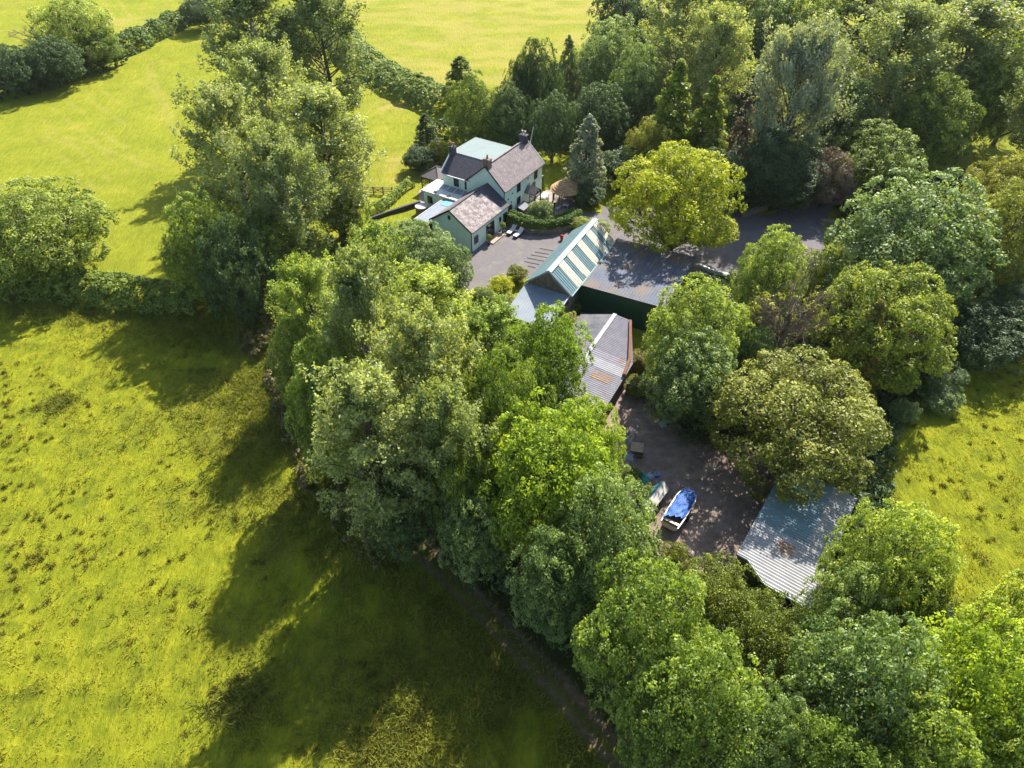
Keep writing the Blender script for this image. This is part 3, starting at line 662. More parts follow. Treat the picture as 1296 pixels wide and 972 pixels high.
# sun loungers
def lounger(a, b_, rz, label):
    t = place('sun_lounger', a, b_, rz, label, 'sun lounger', 'sun loungers on the yard', z=0.02)
    m = MB()
    for y in (-0.3,0.3): m.bar((-1.0,y,0.28),(0.95,y,0.28),0.05,0.07)
    for x in (-0.95,0.9): m.bar((x,-0.3,0.28),(x,0.3,0.28),0.05,0.06)
    m.build('frame', M['darkplastic'], t)
    for x in (-0.9,0.75):
        for y in (-0.3,0.3):
            l = MB(); l.bar((x,y,0),(x,y,0.27),0.06); l.build('leg', M['darkplastic'], t)
    m = MB(); m.box(-1.0,0.25,-0.32,0.32,0.32,0.42); m.build('mattress', M['cushion'], t)
    m = MB(); m.slab((0.27,-0.32,0.42),(0.27,0.32,0.42),(0.92,0.32,0.82),(0.92,-0.32,0.82),0.10); m.build('backrest', M['cushion'], t)
lounger(7.4,-1.75,0.05,'white cushioned sun lounger nearest the annexe door')
lounger(7.2,-3.0,-0.03,'white cushioned sun lounger nearest the hedge wall')
sb = place('side_table', 7.6, -2.35, 0, 'tiny low table between the two white sun loungers', 'side table', z=0.02)
m = MB(); m.box(-0.2,0.2,-0.2,0.2,0.36,0.4); m.build('table_top', M['white'], sb)
for x in (-0.15,0.15):
    for y in (-0.15,0.15): l = MB(); l.bar((x,y,0),(x,y,0.358),0.04); l.build('leg', M['darkplastic'], sb)
m = MB(); m.box(0,2.9,-1.35,-0.05,0,0.16)
o = m.build('door_deck', M['deckwood']); o.location = hl(3.3,0,0.021); o.rotation_euler = (0,0,HA); tag(o, 'tan timber step deck in front of the annexe glazed door', 'deck')
m = MB(); m.box(-0.6,0.6,-0.45,0.45,0,0.1)
o = m.build('door_step', M['greyfelt']); o.location = hl(8.4,-0.6,0.021); o.rotation_euler = (0,0,HA); tag(o, 'pale grey slab at the dark annexe door', 'step')

# hedge wall: curved rubble retaining wall round the terrace hedge
HP = [(9.05,0.2),(8.55,-1.2),(8.35,-2.8),(8.6,-4.4),(9.4,-6.0),(10.6,-7.2),(12.2,-8.0),(14.0,-8.4),(15.6,-8.6)]
def strip_wall(name, P, th, h, mat, label, cat, frame=hl, z0=0.0, wob=0.0):
    m = MB(); rnd = random.Random(7); P = [np.array(frame(*p)[:2]) for p in P]; L = [];R_ = []
    for i, p in enumerate(P):
        d = P[min(i+1,len(P)-1)]-P[max(i-1,0)]; d = d/np.hypot(*d); n_ = np.array([-d[1],d[0]])
        L.append(p+n_*th/2); R_.append(p-n_*th/2)
    hs = [h+rnd.uniform(-wob,wob) for _ in P]
    for i in range(len(P)-1):
        a,b_,c,d = L[i],L[i+1],R_[i+1],R_[i]
        m.poly([(*d,hs[i]),(*c,hs[i+1]),(*b_,hs[i+1]),(*a,hs[i])])
        m.poly([(*a,z0),(*a,hs[i]),(*b_,hs[i+1]),(*b_,z0)]); m.poly([(*d,hs[i]),(*d,z0),(*c,z0),(*c,hs[i+1])])
    for i in (0,-1): m.poly([(*L[i],z0),(*R_[i],z0),(*R_[i],hs[i]),(*L[i],hs[i])])
    return tag(m.build(name, mat), label, cat)
strip_wall('stone_wall', HP, 0.45, 0.75, M['stone'], 'low curved rubble wall under the clipped terrace hedge', 'wall', wob=0.06)
strip_wall('garden_edging', [(6.9,14.0),(4.5,15.0),(2.0,16.0),(-0.8,17.0)], 0.35, 0.7, M['fascia'], 'dark low sleeper wall running down the lawn from the pavilion', 'wall')
# rope from the hedge over to the stones
m = MB(); a_ = Vector(hl(11.6,-6.9,1.9)); b_ = Vector(hl(13.2,-10.0,0.7))
m.tube([a_.lerp(b_, k/8)-Vector((0,0,0.3*math.sin(math.pi*k/8))) for k in range(9)], 0.03, 4)
tag(m.build('washing_line', M['white']), 'thin white line slung from the terrace hedge towards the barn', 'line')
# pots
def pot_plant(a, b_, label, leaf, kind, potmat, r=0.3):
    t = place('potted_plant', a, b_, 0, label, 'potted plant', z=0.021)
    m = MB(); m.lathe([(0.0,0),(0.16,0),(0.24,0.38),(0.26,0.42),(0.2,0.42),(0.19,0.3),(0,0.3)],0,0,12); m.build('pot', potmat, t)
    z = 0.95 if kind == 'ball' else 0.55
    if kind == 'ball': m = MB(); m.tube([(0,0,0.3),(0,0,1.0)],0.03,5); m.build('stem', M['bark'], t)
    return t, z, r, leaf
POTS = [pot_plant(3.0,-0.85,'ball clipped topiary in a dark pot at the near side of the tan deck','mid','ball',M['darkplastic'],0.38),
        pot_plant(6.7,-0.75,'ball clipped topiary in a dark pot at the far side of the tan deck','bright','ball',M['darkplastic'],0.38),
        pot_plant(9.3,-8.7,'red terracotta pot with red flowers alone on the tarmac by the barn','mid','low',M['terracotta'],0.22)]
# timber strips across the tarmac by the barn
SP = [((668,336.7),(678,339)),((663.5,331),(683,335)),((667,326.4),(688.8,330.7)),((672,322.5),(693.7,326.4)),((677,319),(695,322)),((683,314.5),(703,318))]
for k in range(6):
    m = MB(); p = G(*SP[k][0]); q = G(*SP[k][1]); m.bar((p[0],p[1],0.05),(q[0],q[1],0.05),0.14,0.05)
    tag(m.build('drain_strip', M['fascia']), ['first','second','third','fourth','fifth','last'][k]+' dark strip set in the tarmac, counted from the bushes to the pot', 'strip', 'dark strips set in the tarmac beside the striped barn')

# ------------------------------------------------------------------ striped barn and lean-to
BN = np.array([6.67, 65.44])
def b2l(a, b, z=0.0): return (BN[0]+a*math.cos(BA)-b*math.sin(BA), BN[1]+a*math.sin(BA)+b*math.cos(BA), z)
barn = empty('barn', b2l(0,0), BA, 'long barn with green and cream striped metal roof beside the yard', 'barn')
BL_, BW, BE, BR = 13.2, 5.5, 4.0, 6.3
m = MB(); gable_block(m, 0.12, BL_, 0.15, BW, BE, BR-0.08, 2.75); m.build('stone_wall', M['stone'], barn)
m = MB(); sl = (BR-BE)/2.75
m.corr((-0.15,-0.2,BE-sl*0.2+0.05),(BL_+0.2,-0.2,BE-sl*0.2+0.05),(BL_+0.2,2.75,BR+0.03),(-0.15,2.75,BR+0.03),0.36,0.05,0,4,True)
m.slab((-0.15,-0.2,BE-sl*0.2),(BL_+0.2,-0.2,BE-sl*0.2),(BL_+0.2,2.75,BR-0.02),(-0.15,2.75,BR-0.02),0.04)
rf = m.build('striped_roof_slope', M['barnroof'], barn)  # green slope with the cream rooflights; both slopes face the sun equally
for a0 in (1.75,4.05,6.95,9.65,12.0):
    m = MB(); m.corr((a0,-0.22,BE-sl*0.22+0.107),(a0+1.3,-0.22,BE-sl*0.22+0.107),(a0+1.3,2.62,BR-0.02+0.05),(a0,2.62,BR-0.02+0.05),0.35,0.045,0,4,True)
    m.build('rooflight', M['creamsheet'], rf)
m = MB(); m.corr((BL_+0.2,BW+0.2,BE-0.12),(-0.15,BW+0.2,BE-0.12),(-0.15,2.75,BR+0.03),(BL_+0.2,2.75,BR+0.03),0.36,0.05,0,4,True); m.build('pale_roof_slope', M['barnroofL'], barn)  # paler green sheeting on this slope
m = MB(); m.slab((-0.18,2.4,BR-0.08+0.06),(BL_+0.22,2.4,BR-0.08+0.06),(BL_+0.22,2.75,BR+0.17),(-0.18,2.75,BR+0.17),0.03); m.slab((BL_+0.22,3.1,BR-0.02),(-0.18,3.1,BR-0.02),(-0.18,2.75,BR+0.17),(BL_+0.22,2.75,BR+0.17),0.03); m.build('ridge_cap', M['ridge'], rf)
m = MB(); m.bar((-0.19,-0.22,BE-0.14),(-0.19,2.75,BR+0.06),0.05,0.26); m.bar((-0.19,BW+0.22,BE-0.1),(-0.19,2.75,BR+0.06),0.05,0.2); m.build('verge_flashing', M['ridge'], barn)
m = MB(); m.bar((-0.1,-0.28,BE-0.16),(BL_+0.1,-0.28,BE-0.16),0.14,0.1); m.build('gutter', M['barnroofL'], barn)
lt = empty('lean_to', b2l(-5.6,0), BA, 'blue grey tin lean-to roof in front of the barn gable', 'lean-to')
m = MB(); m.corr((0,0.05,2.8),(0,5.65,2.8),(5.55,5.65,3.8),(5.55,0.05,3.8),0.32,0.035,0,4); m.build('roof', M['leanroof'], lt)
m = MB(); m.box(0.1,5.5,0.1,0.3,0,2.7); m.box(0.1,5.5,5.4,5.6,0,2.7); m.box(0.1,0.3,0.302,5.398,0,2.68); m.build('wall', M['stone'], lt)
m = MB(); m.bar((0.05,0.02,2.81),(5.5,0.02,3.8),0.12,0.18); m.build('verge', M['ridge'], lt)

# ------------------------------------------------------------------ dark green shed
sh = empty('green_shed', bl(1.5,-10.9), BA, 'dark green clad shed with broad grey tin roof beside the barn', 'shed')
SL, SW = 11.8, 10.4
m = MB(); m.corr((0,-0.1,4.0),(0,SW,3.8),(SL,SW,3.8),(SL,-0.1,4.0),0.34,0.045,0,4)
m.build('roof', M['shedroof'], sh)
m = MB(); m.corr((0,0.02,0),(0,SW-0.05,0),(0,SW-0.05,3.76),(0,0.02,3.94),0.25,0.03,0,4,True); m.build('end_wall', M['greenclad'], sh)
m = MB(); m.box(0.15,SL-0.1,0,0.12,0,3.9); m.box(0.15,SL-0.1,SW-0.2,SW-0.08,0,3.7); m.box(SL-0.1,SL,0,SW-0.1,0,3.72); m.build('side_wall', M['greenclad'], sh)
m = MB(); m.bar((-0.06,-0.15,3.97),(-0.06,SW,3.77),0.08,0.16); m.build('fascia', M['fascia'], sh)

# ------------------------------------------------------------------ low fibre cement shed
ls = empty('low_shed', bl(-16.6,-10.4), BA, 'long low shed with patched pinkish corrugated roof between the trees', 'shed')
LL = 16.3; E_, RZ, RY = 2.0, 2.5, 4.6
def ey(x): return -0.1 if x < 9.7 else -0.1+(x-9.7)/(LL-9.7)*2.7
def ez(x): return E_+(RZ-E_)*max(0, ey(x))/RY
def cs(mb, x0, x1, y1=None, dz=0.0):
    y1 = RY if y1 is None else y1; z1 = E_+(RZ-E_)*y1/RY
    mb.corr((x0,ey(x0),ez(x0)+dz),(x1,ey(x1),ez(x1)+dz),(x1,y1,z1+dz),(x0,y1,z1+dz),0.27,0.07,0,4)
m = MB(); cs(m,0,7.0); cs(m,8.4,9.7); cs(m,9.7,LL); r1 = m.build('pink_roof_slope', M['tinpink'], ls)
m = MB(); cs(m,7.0,8.4,None,0.01); m.build('new_sheet', M['tinpale'], r1)
m = MB(); z_ = lambda y: E_+(RZ-E_)*y/RY+0.02
m.corr((5.3,1.0,z_(1.0)),(6.6,1.0,z_(1.0)),(6.6,3.0,z_(3.0)),(5.3,3.0,z_(3.0)),0.27,0.07,0,4); m.build('brown_sheet', M['tinrust'], r1)
m = MB(); m.corr((LL-1.2,8.3,E_),(0,8.3,E_),(0,RY,RZ),(LL,RY,RZ),0.27,0.06,0,4); m.build('grey_roof_slope', M['tingrey'], ls)
m = MB(); m.bar((6.9,RY,RZ+0.09),(LL,RY,RZ+0.09),0.45,0.07); m.build('ridge_cap', M['tinpale'], ls)
m = MB(); m.box(0,9.6,0.05,0.2,0,1.93); m.box(0,0.15,0.202,8.0,0,1.95); m.box(0.152,LL-1.4,8.0,8.15,0,1.93); m.build('wall', M['blockwall'], ls)
m = MB(); q = [(9.6,0.1),(LL,2.75)]; m.bar((q[0][0],q[0][1],0.95),(q[1][0],q[1][1],0.95),0.15,1.9); m.build('angled_wall', M['blockwall'], ls)
b = MB(); P = [bl(-0.6,-7.75,2.45), bl(-3.6,-8.9,2.4), bl(-6.85,-10.05,2.35), bl(-9.4,-10.4,2.3)]
for i in range(3): b.bar(P[i], P[i+1], 0.30, 0.40)
tag(b.build('rusty_gutter', M['rust']), 'bent rusty brown steel beam along the eave of the patched low shed', 'beam')
m = MB()
for i in range(4): m.bar((P[i][0],P[i][1],0),(P[i][0],P[i][1],P[i][2]-0.2),0.14)
tag(m.build('support_posts', M['rust']), 'rusty posts carrying the bent beam beside the patched low shed', 'posts')
strip_wall('block_wall', [(-9.6,-10.9),(-9.2,-13.6),(-10.2,-16.2)], 0.25, 1.6, M['blockwall'], 'grey block pen wall at the end of the patched low shed', 'wall', frame=bl)

# ------------------------------------------------------------------ open shed at the yard's lower corner
S2O = G(933,700,3.2); S2A = math.radians(54.8)
s2 = empty('corrugated_shed', (S2O[0],S2O[1],0), S2A, 'pale corrugated shed roof at the lower corner of the dirt yard', 'shed')
SL2, SW2 = 11.4, 6.3
# ribs run across the slope: swap to run from yard eave to back
m = MB(); m.corr((0,-SW2,2.85),(4.1,-SW2,2.85),(4.1,0,3.2),(0,0,3.2),0.27,0.07,0,4); r2 = m.build('roof', M['shed2'], s2)
m = MB(); m.corr((4.1,-4.3,2.975),(SL2,-4.3,2.975),(SL2,0,3.215),(4.1,0,3.215),0.27,0.07,0,4); m.build('shade_tinted_sheets', plain('shade_teal_sheet', (0.19,0.28,0.30), 0.8, 0.15, 1.0, col2=(0.24,0.20,0.16), lo=0.58, hi=0.68), r2)  # upper roof's tree shade put into the colour as a teal tint
m = MB(); m.corr((4.1,-SW2,2.85),(SL2,-SW2,2.85),(SL2,-4.3,2.962),(4.1,-4.3,2.962),0.27,0.07,0,4); m.build('grey_sheets', plain('mottled_grey_sheet', (0.34,0.34,0.32), 0.8, 0.2, 1.2, col2=(0.26,0.20,0.15), lo=0.54, hi=0.66), r2)
m = MB(); m.corr((2.0,-3.6,3.03),(3.3,-3.6,3.03),(3.3,-2.3,3.10),(2.0,-2.3,3.10),0.27,0.07,0,4); m.build('rusty_patch', M['tinrust'], r2)
m = MB(); sz = lambda y: 3.2+y*0.35/SW2
m.corr((-1.25,-SW2,sz(-SW2)),(0,-SW2,sz(-SW2)),(0,-0.9,sz(-0.9)),(-1.25,-2.8,sz(-2.8)),0.30,0.07,0,4); m.build('broken_edge_sheet', M['shed2'], r2)
m = MB(); m.bar((-0.03,0.0,3.1),(-0.03,-0.9,3.06),0.1,0.2); m.bar((-0.03,-0.9,3.06),(-1.3,-2.8,2.96),0.1,0.2); m.bar((-1.3,-2.8,2.96),(-1.3,-SW2,2.77),0.1,0.2); m.build('fascia', M['ridge'], r2)
m = MB(); m.box(0.05,SL2-0.1,-SW2+0.1,-SW2+0.25,0,2.75); m.box(SL2-0.25,SL2-0.1,-SW2+0.252,-0.1,0,2.85); m.box(0.05,0.2,-SW2+0.252,-0.1,0,2.85); m.build('wall', M['blockwall'], s2)
for x in (0.3,3.9,7.6,11.0):
    b = MB(); b.bar((x,-0.15,0),(x,-0.15,3.05),0.16); b.build('post', M['wood'], s2)

# ------------------------------------------------------------------ yard clutter
def hull(mb, L, W, H, z0, mi=0, bow=0.45):
    """open boat hull as rings along x"""
    S = 12; rings = []
    for i in range(S+1):
        t = i/S; x = -L/2+L*t
        wf = 1.0 if t < 1-bow else math.sqrt(max(0.0, 1-((t-(1-bow))/bow)**2.2)); wf = max(wf, 0.04); wf *= 0.92+0.08*min(1, t*4)
        sheer = H*(1+0.12*max(0, t-0.6))
        rings.append([(x, -W/2*wf, z0+sheer), (x, -W/2*wf*0.9, z0+H*0.45), (x, -W/2*wf*0.5, z0+0.06), (x, 0, z0), (x, W/2*wf*0.5, z0+0.06), (x, W/2*wf*0.9, z0+H*0.45), (x, W/2*wf, z0+sheer)])
    for i in range(S):
        for k in range(6): mb.poly([rings[i][k], rings[i+1][k], rings[i+1][k+1], rings[i][k+1]], mi, None, True)
    mb.poly(rings[0]); return rings
def trailer(parent, L, W):
    m = MB(); m.bar((-L*0.45,-W*0.32,0.42),(L*0.45,-W*0.1,0.42),0.07); m.bar((-L*0.45,W*0.32,0.42),(L*0.45,W*0.1,0.42),0.07); m.bar((L*0.45,0,0.42),(L*0.62,0,0.42),0.08); m.bar((-0.3,-W*0.5,0.35),(-0.3,W*0.5,0.35),0.07)
    m.build('trailer_frame', M['rust'], parent)
    for s in (-1,1):
        w_ = MB(); y = s*W*0.52; n = 16
        for k in range(n):
            a0, a1 = 2*math.pi*k/n, 2*math.pi*(k+1)/n
            q = lambda a,yy,r: (-0.3+r*math.cos(a),yy,0.3+r*math.sin(a))
            w_.poly([q(a0,y-0.08,0.3),q(a1,y-0.08,0.3),q(a1,y+0.08,0.3),q(a0,y+0.08,0.3)],0,None,True)
            w_.poly([q(a1,y-0.08,0.3),q(a0,y-0.08,0.3),(-0.3,y-0.08,0.3)]); w_.poly([q(a0,y+0.08,0.3),q(a1,y+0.08,0.3),(-0.3,y+0.08,0.3)])
        w_.build('wheel', M['tyre'], parent)
p0 = G(846,668,0.9); p1 = G(876,620,0.9); ang = math.atan2(p1[1]-p0[1], p1[0]-p0[0])
c0 = G(861,643,0.9)
bt = empty('covered_boat', (c0[0],c0[1],0.024), ang, 'white boat on trailer under a bright blue tarpaulin in the dirt yard', 'boat')
m = MB(); rg = hull(m, 4.6, 1.75, 0.62, 0.45, 0, 0.3); m.poly([(q[0][0],q[0][1]*0.93,q[0][2]-0.30) for q in rg]+[(q[6][0],q[6][1]*0.93,q[6][2]-0.30) for q in rg[::-1]],1)
for q0, q1 in zip(rg[:-1], rg[1:]):
    for j in (0, 6): m.poly([(q0[j][0],q0[j][1],q0[j][2]+0.01),(q1[j][0],q1[j][1],q1[j][2]+0.01),(q1[j][0],q1[j][1]*0.88,q1[j][2]+0.01),(q0[j][0],q0[j][1]*0.88,q0[j][2]+0.01)])
m.box(-1.95,-1.7,-0.72,0.72,0.92,0.97); m.build('hull', [M['gelcoat'], M['wood']], bt); trailer(bt, 4.3, 1.75)
m = MB(); rnd = random.Random(5); S = 22; T = 10; gv = []
for i in range(S+1):
    for k in range(T+1):
        s = -1+2*k/T; x = (-1.45-0.35*s-0.12*math.sin(k*2.1))*(1-i/S)+2.05*i/S; wv = (0.76+0.05*math.sin(i*1.3))*(1.0 if i < S*0.7 else 1-0.3*((i/S-0.7)/0.3)**1.5)
        z = 1.18+0.16*(1-s*s)-0.16*max(0,abs(s)-0.8)*5*(0.55+0.45*math.sin(i*0.9+k)) + 0.05*math.sin(i*0.8)*math.cos(k*1.1)+rnd.uniform(-0.02,0.02)
        gv.append((x, s*wv*(1.04 if abs(s) > .8 else 1), z))
for i in range(S):
    for k in range(T):
        a = i*(T+1)+k; m.poly([gv[a], gv[a+T+1], gv[a+T+2], gv[a+1]], 0, None, True)
m.build('tarpaulin', M['tarp'], bt)
c1 = G(829,629,0.8); p0 = G(818,645,0.8); p1 = G(843,613,0.8); ang = math.atan2(p1[1]-p0[1], p1[0]-p0[0])
b2 = empty('small_boat', (c1[0],c1[1],0.024), ang, 'narrow dirty white boat with ridged white cover, shade coloured teal on one side, beside the blue tarpaulin', 'boat')
m = MB(); hull(m, 4.1, 1.35, 0.6, 0.42, 0, 0.35); m.build('hull', M['gelcoat'], b2); trailer(b2, 3.9, 1.35)
m = MB(); m.slab((-1.8,-0.66,1.02),(1.3,-0.66,1.02),(1.45,0.05,1.6),(-1.8,0.05,1.5),0.04,0); m.slab((1.3,0.66,1.02),(-1.8,0.66,1.02),(-1.8,0.05,1.5),(1.45,0.05,1.6),0.04,1); m.poly([(1.3,-0.66,1.0),(1.3,0.66,1.0),(1.45,0.05,1.57)],0)
m.build('ridged_cover', [M['gelcoat'], M['shadecover']], b2)
cr = empty('pallet_crate', (*G(805,574)[:2],0.024), math.radians(78), 'brown slatted wooden crate beside the rubble in the dirt yard', 'crate')
m = MB()
for k in range(6): m.box(-0.6+k*0.205,-0.6+k*0.205+0.17,-0.6,0.6,0.88,0.93)
m.build('slatted_top', M['deckwood'], cr)
m = MB()
for z in (0.05,0.3,0.55,0.75):
    m.box(-0.6,0.6,-0.64,-0.602,z,z+0.13); m.box(-0.6,0.6,0.602,0.64,z,z+0.13); m.box(-0.64,-0.602,-0.6,0.6,z,z+0.13); m.box(0.602,0.64,-0.6,0.6,z,z+0.13)
m.build('slatted_side', M['wood'], cr)
for x in (-0.55,0.55):
    for y in (-0.55,0.55): b = MB(); b.bar((x,y,0),(x,y,0.878),0.08); b.build('corner_post', M['wood'], cr)
def heap(name, u, v, rx, ry, h, mat, label, cat, seed, rz=0.0, z=0.024):
    """lumpy sagging heap (sack, sheet or spoil)"""
    n, k = 22, 8; P = []; rnd = random.Random(seed); ph = [rnd.uniform(0,6.28) for _ in range(6)]
    m = MB(); ring = []
    for j in range(k+1):
        t = j/k; row = []
        for i in range(n):
            a = 2*math.pi*i/n; w_ = 1+0.16*math.sin(2*a+ph[0])+0.10*math.sin(5*a+ph[1])+0.05*math.sin(9*a+ph[2])
            zz = h*(1-t**2.2)*(0.75+0.35*math.sin(3*a+ph[3]+t*4)*math.sin(t*3+ph[4]))+rnd.uniform(-0.03,0.03)*h
            row.append((rx*t*w_*math.cos(a), ry*t*w_*math.sin(a), max(0.0, zz if j < k else 0)))
        ring.append(row)
    for j in range(k):
        for i in range(n):
            q = [ring[j][i], ring[j+1][i], ring[j+1][(i+1)%n], ring[j][(i+1)%n]]
            m.poly(q if j else [q[0], q[1], q[2]], 0, None, False)
    o = m.build(name, mat); p = G(u, v); o.location = (p[0], p[1], z); o.rotation_euler = (0,0,rz); return tag(o, label, cat)
heap('bulk_bag', 797, 578, 0.45, 0.7, 0.8, M['bag'], 'slumped blue and white bulk bag left of the wooden crate', 'bag', 3, 0.4)
heap('patterned_sack', 828, 602, 0.65, 0.5, 0.55, M['bag'], 'square pale blue patterned sack near the stern of the narrow boat', 'sack', 8)
heap('teal_sheet', 810, 603, 0.95, 0.6, 0.45, M['teal'], 'crumpled teal plastic sheet between the crate and boats', 'plastic sheet', 11, 2.4)
heap('spoil_heap', 795, 553, 1.3, 0.8, 0.7, M['rock'], 'pinkish rubble heap above the crate at the edge of the trees', 'rubble heap', 14, 0.9)
heap('rubbish_bags', 842, 536, 0.7, 0.5, 0.5, M['bag'], 'pile of white rag bundles under the dark leaning tree', 'rubbish', 15, 0.2)
heap('stone_heap', 712, 289, 1.0, 0.6, 0.55, M['rock'], 'small heap of pale stones between hedge end and barn', 'stones', 19, 0.2)
heap('stone_heap', 866, 699, 0.9, 0.5, 0.4, M['rock'], 'small heap of pale stones at the lower edge of the dirt yard', 'stones', 23, 2.6)
m = MB(); a = G(857,690,0.1); b = G(883,712,0.1); m.tube([(a[0],a[1],0.15),((a[0]+b[0])/2,(a[1]+b[1])/2,0.2),(b[0],b[1],0.12)],[0.09,0.11,0.07],7)
tag(m.build('fallen_log', M['deckwood']), 'pale fallen log at the lower edge of the dirt yard', 'log')

# drive walls, gate, fence
def wl(P): return P
strip_wall('boundary_wall', [G(938,276)[:2],G(960,268)[:2],G(990,258)[:2]], 0.5, 0.9, M['stone'], 'low stone wall left of the drive entrance under dark trees', 'wall', frame=lambda x,y:(x,y,0), wob=0.08)
strip_wall('boundary_wall', [G(1036,284)[:2],G(1055,287)[:2],G(1075,290)[:2]], 0.6, 0.9, M['stone'], 'low stone wall right of the drive entrance', 'wall', frame=lambda x,y:(x,y,0), wob=0.08)
strip_wall('retaining_wall', [G(884,338)[:2],G(900,345)[:2],G(922,351)[:2]], 0.3, 0.5, M['white'], 'white coped wall between the yellow tree and the drive', 'wall', frame=lambda x,y:(x,y,0))
strip_wall('retaining_wall', [G(1015,345)[:2],G(1030,339)[:2],G(1052,336)[:2]], 0.3, 0.5, M['white'], 'white coped wall below the driveway gate', 'wall', frame=lambda x,y:(x,y,0))
g0 = G(1010,322); g1 = G(1056,330)
gt = empty('field_gate', (g0[0],g0[1],0.03), math.atan2(g1[1]-g0[1], g1[0]-g0[0]), 'brown wire and post gate at the right side of the drive', 'gate')
gl = math.hypot(*(g1-g0)[:2])
for x in (0, gl): b = MB(); b.bar((x,0,0),(x,0,1.9 if x == 0 else 1.3),0.2); b.build('gate_post', M['wood'], gt)
m = MB()
for z in (0.3,0.6,0.9,1.2): m.bar((0.1,0,z),(gl-0.1,0,z),0.05)
m.build('rails', M['wood'], gt)
g0 = G(463,246); g1 = G(497,247)
fg = empty('wooden_gate', (g0[0],g0[1],-0.02), math.atan2(g1[1]-g0[1], g1[0]-g0[0]), 'brown wooden gate and rails in the paddock left of the pavilion', 'gate')
gl = math.hypot(*(g1-g0)[:2])
for x in (0, gl*0.3, gl*0.66, gl): b = MB(); b.bar((x,0,0),(x,0,1.35),0.16); b.build('gate_post', M['wood'], fg)
m = MB()
for z in (0.35,0.65,0.95,1.2): m.bar((0.1,0,z),(gl-0.1,0,z),0.08)
m.bar((gl*0.3,0,0.35),(gl*0.66,0,1.2),0.07); m.bar((gl*0.3,0,1.2),(gl*0.66,0,0.35),0.06); m.build('rails', M['wood'], fg)

# ------------------------------------------------------------------ foliage generators
def unit(v): return v/np.maximum(np.linalg.norm(v, axis=-1, keepdims=True), 1e-9)
def leaf_quads(P, Nn, size, rng, asp=0.62):
    """one folded rhombus per leaf spray"""
    n = len(P); t = unit(np.cross(Nn, rng.normal(size=(n,3)))); b = np.cross(Nn, t)
    s = size[:,None]; a = (rng.uniform(0.75,1.25,n)*asp)[:,None]
    fold = Nn*s*rng.uniform(-0.1,0.25,n)[:,None]
    V = np.stack([P-t*s, P-b*s*a+fold, P+t*s, P+b*s*a+fold], 1).reshape(-1,3)
    F = np.arange(4*n).reshape(n,4); return V, F
def leaf_mesh(name, P, Nn, size, tint, rng, asp=0.62):
    V, F = leaf_quads(P, Nn, size, rng, asp); return mesh_np(name, V, F, None, None, np.clip(tint,0,1))
def rdir(rng, n): return unit(rng.normal(size=(n,3)))
def clumps_to_leaves(Cc, Cn, Cr, Ct, nl, ls, rng, flat=0.75, up=0.6, spread=0.5):
    """dome of leaves round every clump centre Cc with outward normal Cn and radius Cr"""
    n = len(Cc); k = n*nl; i = np.repeat(np.arange(n), nl)
    d = rdir(rng, k); dn = (d*Cn[i]).sum(1, keepdims=True); d = d - np.minimum(0, dn+0.25)*Cn[i]*1.6; d = unit(d)
    rr = Cr[i]*rng.uniform(0.35,1.0,k)**0.6
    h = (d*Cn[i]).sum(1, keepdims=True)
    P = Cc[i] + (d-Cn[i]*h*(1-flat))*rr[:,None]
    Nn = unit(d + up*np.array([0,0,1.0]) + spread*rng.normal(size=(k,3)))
    t = Ct[i] + rng.normal(0,0.12,k) + 0.34*(h[:,0]-0.35)  # upper, outer leaves tinted paler: sunlit tops painted in, plus new growth
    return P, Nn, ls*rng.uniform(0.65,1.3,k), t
def limb_mesh(name, segs, n=5):
    """segs: list of (points, radii)"""
    m = MB()
    for pts, rad in segs: m.tube(pts, rad, n)
    me = bpy.data.meshes.new(name); me.from_pydata(m.v, [], m.f); me.update(); me.polygons.foreach_set('use_smooth', [True]*len(m.f)); return me
def crook(rng, a, b, k=4, w=0.08):
    a = np.array(a, float); b = np.array(b, float); L = np.linalg.norm(b-a); out = []
    for i in range(k+1):
        t = i/k; p = a+(b-a)*t
        if 0 < i < k: p = p+rng.normal(size=3)*L*w
        out.append(p)
    return out
ARCH = {}
